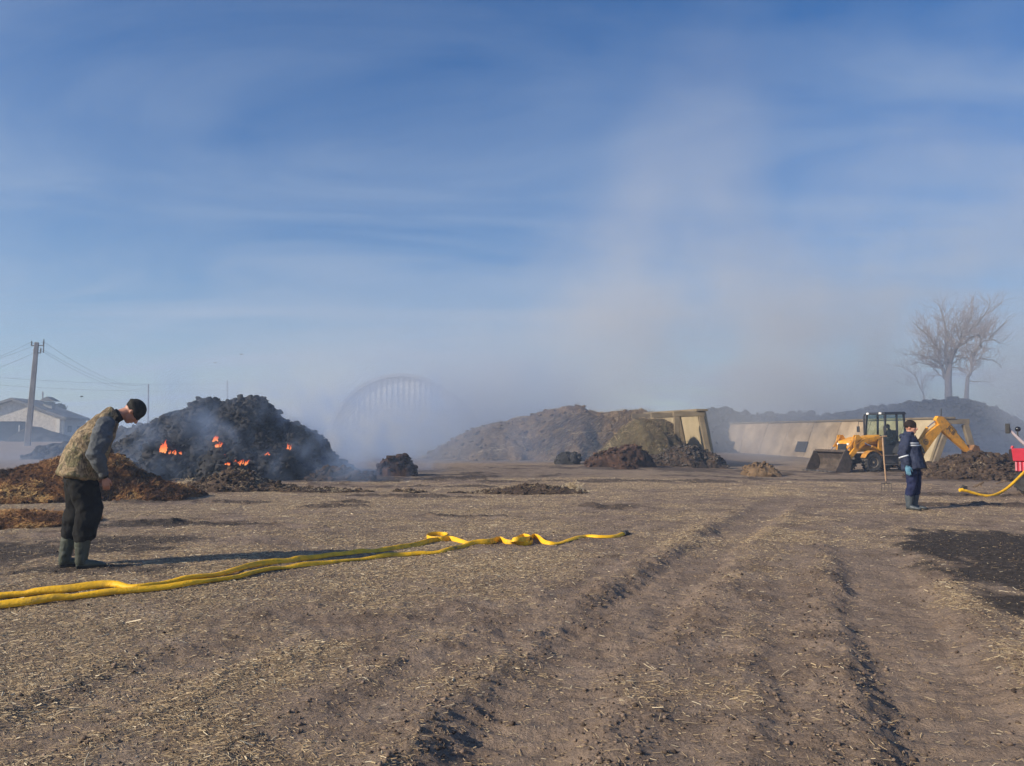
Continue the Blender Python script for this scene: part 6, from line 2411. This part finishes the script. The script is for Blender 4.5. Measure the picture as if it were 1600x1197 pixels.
    for A, sg in ((NEAR, -1), (FAR, 1)):
        a, e, w = Vector(A['sh']), Vector(A['el']), Vector(A['wr'])
        j.rtube([a + Vector((0, sg * -.03, .015)), a.lerp(e, .4) + Vector((0, sg * .01, 0)), e, e.lerp(w, .5), e.lerp(w, .9)], [(.075, .095), (.074, .10), (.070, .092), (.064, .08), (.056, .066)], 16, side=Y)
    jk = cloth(j, 'jacket', navy, root, 0.009, 1, 0.04, .10)
    # front zip placket
    MB().tube([(.292, -.0, .80), (.258, 0, .95), (.215, 0, 1.10), (.182, 0, 1.25), (.135, 0, 1.38), (.10, 0, 1.45)], [(.022, .008)] * 6, 8, side=Y).build('zip_placket', hatm, jk, smooth=True)

    def band(c, nrm, a, b2, lo, hi, wz, name):
        """strip of tape following an ellipse around c"""
        vs, fs = [], []
        n = 14
        for i in range(n + 1):
            an = lo + (hi - lo) * i / n
            for (dz, k) in ((-wz / 2, 1), (wz / 2, 1), (wz / 2, .97), (-wz / 2, .97)):
                vs.append(Vector(c) + Vector((math.cos(an) * b2 * k, math.sin(an) * a * k, 0)) + Vector(nrm) * dz)
        for i in range(n):
            for k in range(4):
                fs.append((i * 4 + k, i * 4 + (k + 1) % 4, (i + 1) * 4 + (k + 1) % 4, (i + 1) * 4 + k))
        fs += [(0, 1, 2, 3), (n * 4 + 3, n * 4 + 2, n * 4 + 1, n * 4)]
        MB().add(vs, fs).build(name, refl, jk)
    band((.008, 0, 1.255), (0, 0, 1), .232, .184, R(-75), R(-8), .026, 'reflective_stripe')
    band((.003, 0, 1.300), (0, 0, 1), .228, .176, R(-72), R(-10), .022, 'reflective_stripe')
    band((.008, 0, 1.255), (0, 0, 1), .232, .184, R(8), R(75), .026, 'reflective_stripe')
    for A in (NEAR, FAR):
        e, w = Vector(A['el']), Vector(A['wr'])
        c = e.lerp(w, .25)
        d = (w - e).normalized()
        pts = []
        MB().tube([c - d * .013, c + d * .013], [(.078, .096), (.077, .094)], 18, side=Y).build('sleeve_stripe', refl, jk, smooth=True)
    # gloves
    for A in (NEAR, FAR):
        e, w = Vector(A['el']), Vector(A['wr'])
        g = MB()
        add_hand(g, w + (w - e).normalized() * .01, ((w - e).normalized() + Vector((0, 0, -1.0))), (-.3, 1 if A is NEAR else -1, 0), (1, 0, 0), 0.5, 1.16)
        g.tube([e.lerp(w, .86), e.lerp(w, 1.08)], [.042, .036], 12)
        cloth(g, 'glove', glove, root, 0.006, 1)
    hb = MB()
    hb.ball(P(-0.012, 0, 0.056), (0.112, 0.090, 0.098), 24, 16, rot)
    hb.tube([P(-0.022, 0, 0.018), P(-0.014, 0, 0.045), P(-0.012, 0, 0.07)], [(0.088, .108), (0.095, .117), (0.09, .11)], 24, side=l)
    cloth(hb, 'knitted_cap', hatm, root, 0.007, 1, 0.006, .04)
    return root


man_left()
man_right()
# ------------------------------------------------------------------ air and smoke
def haze():
    m = bpy.data.materials.new('haze')
    N, L = nt(m)
    N.remove(N['Principled BSDF'])
    v = N.new('ShaderNodeVolumePrincipled')
    v.inputs['Color'].default_value = (0.54, 0.71, 0.96, 1)
    v.inputs['Density'].default_value = 0.0024
    v.inputs['Anisotropy'].default_value = 0.2
    L.new(v.outputs[0], N['Material Output'].inputs['Volume'])
    b = MB().box((0, 85, 17), (520, 390, 38)).build('haze', m)
    tag(b, 'thin bluish smoke haze over the whole yard', kind='stuff')


def volume(name, lo, hi, res, build, color, aniso, label, absorb=None):
    """a grid volume whose density is filled once from a field"""
    me = bpy.data.meshes.new(name)
    o = bpy.data.objects.new(name, me)
    link(o)
    g = bpy.data.node_groups.new(name, 'GeometryNodeTree')
    g.interface.new_socket('Geometry', in_out='OUTPUT', socket_type='NodeSocketGeometry')
    out = g.nodes.new('NodeGroupOutput')
    vc = g.nodes.new('GeometryNodeVolumeCube')
    vc.inputs['Min'].default_value = lo
    vc.inputs['Max'].default_value = hi
    for k, r in zip(('Resolution X', 'Resolution Y', 'Resolution Z'), res):
        vc.inputs[k].default_value = r
    sm = g.nodes.new('GeometryNodeSetMaterial')
    m = bpy.data.materials.new(name)
    N, L = nt(m)
    N.remove(N['Principled BSDF'])
    v = N.new('ShaderNodeVolumePrincipled')
    v.inputs['Color'].default_value = (*color, 1)
    v.inputs['Density'].default_value = 1.0
    v.inputs['Anisotropy'].default_value = aniso
    if absorb:
        v.inputs['Absorption Color'].default_value = (*absorb, 1)
    L.new(v.outputs[0], N['Material Output'].inputs['Volume'])
    sm.inputs['Material'].default_value = m
    pos = g.nodes.new('GeometryNodeInputPosition')
    sp = g.nodes.new('ShaderNodeSeparateXYZ')
    g.links.new(pos.outputs[0], sp.inputs[0])

    def M(op, a, b=None, c=None, clamp=False):
        n = g.nodes.new('ShaderNodeMath')
        n.operation = op
        n.use_clamp = clamp
        for i, q in enumerate((a, b, c)):
            if q is None:
                continue
            if isinstance(q, (int, float)):
                n.inputs[i].default_value = q
            else:
                g.links.new(q, n.inputs[i])
        return n.outputs[0]

    def S(a, b, x, t0=0.0, t1=1.0):
        n = g.nodes.new('ShaderNodeMapRange')
        n.interpolation_type = 'SMOOTHSTEP'
        n.inputs['From Min'].default_value = a
        n.inputs['From Max'].default_value = b
        n.inputs['To Min'].default_value = t0
        n.inputs['To Max'].default_value = t1
        g.links.new(x, n.inputs['Value'])
        return n.outputs[0]

    def NZ(scale, sxyz=(1, 1, 1), det=3, dist=0.5, off=(0, 0, 0), rough=0.5):
        a = g.nodes.new('ShaderNodeVectorMath')
        a.operation = 'MULTIPLY_ADD'
        g.links.new(pos.outputs[0], a.inputs[0])
        a.inputs[1].default_value = sxyz
        a.inputs[2].default_value = off
        n = g.nodes.new('ShaderNodeTexNoise')
        n.inputs['Scale'].default_value = scale
        n.inputs['Detail'].default_value = det
        n.inputs['Distortion'].default_value = dist
        n.inputs['Roughness'].default_value = rough
        g.links.new(a.outputs[0], n.inputs['Vector'])
        return n.outputs[0]

    d = build(sp.outputs['X'], sp.outputs['Y'], sp.outputs['Z'], M, S, NZ)
    g.links.new(d, vc.inputs['Density'])
    g.links.new(vc.outputs[0], sm.inputs[0])
    g.links.new(sm.outputs[0], out.inputs[0])
    md = o.modifiers.new('volume', 'NODES')
    md.node_group = g
    me.materials.append(m)
    tag(o, label, kind='stuff')
    return o


def big_smoke(x, y, z, M, S, NZ):
    n = NZ(0.085, (1, 1, 1.15), 5, 0.6, (3, 1, 2), 0.55)
    n = S(0.42, 0.60, n)
    n2 = S(0.3, 0.7, NZ(0.3, (1, 1, 1), 4, 0.4, (9, 4, 0)))
    n2 = M('ADD', 0.45, n2)
    # crest height of the drifting plume rises towards the right
    def gauss(c, w):
        q = M('DIVIDE', M('SUBTRACT', x, c), w)
        return M('POWER', 2.7183, M('MULTIPLY', M('MULTIPLY', q, q), -1.0))
    top = M('ADD', S(-17, 6, x, 3.5, 14), M('ADD', M('MULTIPLY', gauss(12.5, 6.5), 12), M('MULTIPLY', gauss(32, 9), 13)))
    rel = M('DIVIDE', z, top)
    env = S(1.25, 0.35, rel)
    plume = M('MULTIPLY', M('MULTIPLY', env, n), M('MULTIPLY', n2, S(-16, -2, x, 0.0, 1.0)))
    plume = M('MULTIPLY', plume, S(37, 50, y))
    plume = M('MULTIPLY', plume, 0.052)
    # dense low bank between the heap and the clamp
    bx = M('MULTIPLY', S(-24, -13, x), S(4, -11, x))
    bank = M('MULTIPLY', bx, M('POWER', 2.7183, M('MULTIPLY', z, -0.30)))
    bank = M('MULTIPLY', bank, M('MULTIPLY', M('ADD', 0.35, n2), S(36, 46, y)))
    bank = M('MULTIPLY', bank, 0.085)
    s = M('ADD', plume, bank)
    s = M('MULTIPLY', s, M('MULTIPLY', S(98, 86, y), S(33, 27, z)))
    return M('SUBTRACT', s, 0.0004)


def low_smoke(x, y, z, M, S, NZ):
    n2 = M('ADD', 0.3, S(0.34, 0.66, NZ(0.28, (1, 1, 1.3), 4, 0.8, (9, 4, 0))))
    low = M('MULTIPLY', M('POWER', 2.7183, M('MULTIPLY', z, -0.45)), M('MULTIPLY', 0.016, S(-26, -12, x, 0.3, 1)))
    low = M('MULTIPLY', M('MULTIPLY', low, S(35, 44, y)), S(9, 16, x, 1, 0.45))
    # in front of and over the long heap on the right
    tr = M('MULTIPLY', M('MULTIPLY', S(12, 19, x), S(43, 53, y)), M('POWER', 2.7183, M('MULTIPLY', z, -0.20)))
    tr = M('MULTIPLY', tr, 0.040)
    # ground drift on the far left
    lf = M('MULTIPLY', M('MULTIPLY', S(-9, -15, x), S(26, 31, y)), M('MULTIPLY', S(52, 40, y), M('POWER', 2.7183, M('MULTIPLY', z, -1.1))))
    lf = M('MULTIPLY', lf, 0.040)
    # blue drift over the left end of the dry bank
    ov = M('MULTIPLY', M('MULTIPLY', S(-11, -5, x), S(7.5, 0.5, x)), M('MULTIPLY', S(36.5, 40, y), M('POWER', 2.7183, M('MULTIPLY', z, -0.22))))
    ov = M('MULTIPLY', ov, 0.075)
    s = M('MULTIPLY', n2, M('ADD', M('ADD', low, tr), M('ADD', lf, ov)))
    s = M('MULTIPLY', s, M('MULTIPLY', S(76, 66, y), S(9, 5, z)))
    return M('SUBTRACT', s, 0.0005)


def heap_smoke(x, y, z, M, S, NZ):
    n = S(0.49, 0.68, NZ(0.55, (1.0, 1.0, 0.7), 4, 1.3, (4, 2, 7), 0.6))
    xr = M('SUBTRACT', x, M('MULTIPLY', z, 0.5))
    side = M('MULTIPLY', S(-15, -12.5, xr), S(-2.0, -5.0, xr))
    hgt = M('MULTIPLY', S(4.6, 1.0, z), S(-0.4, 0.2, z))
    dep = M('MULTIPLY', S(22.6, 24.0, y), S(34.5, 30, y))
    d = M('MULTIPLY', M('MULTIPLY', n, side), M('MULTIPLY', hgt, dep))
    return M('SUBTRACT', M('MULTIPLY', d, 0.62), 0.003)


haze()
volume('drifting_smoke', (-30, 35, -0.6), (66, 99, 34), (120, 76, 46), big_smoke, (0.84, 0.87, 0.91), 0.1, 'grey smoke drifting from the heaps across the far yard and sky')
volume('low_smoke', (-62, 26, -0.6), (60, 77, 9.2), (170, 72, 24), low_smoke, (0.50, 0.66, 0.96), 0.1, 'thin blue smoke hanging low over the yard and banks')
volume('heap_smoke', (-15.5, 22.4, -0.4), (-1.5, 34.6, 4.8), (110, 95, 44), heap_smoke, (0.50, 0.67, 0.97), 0.1, 'thin blue smoke rising off the burning manure heap')
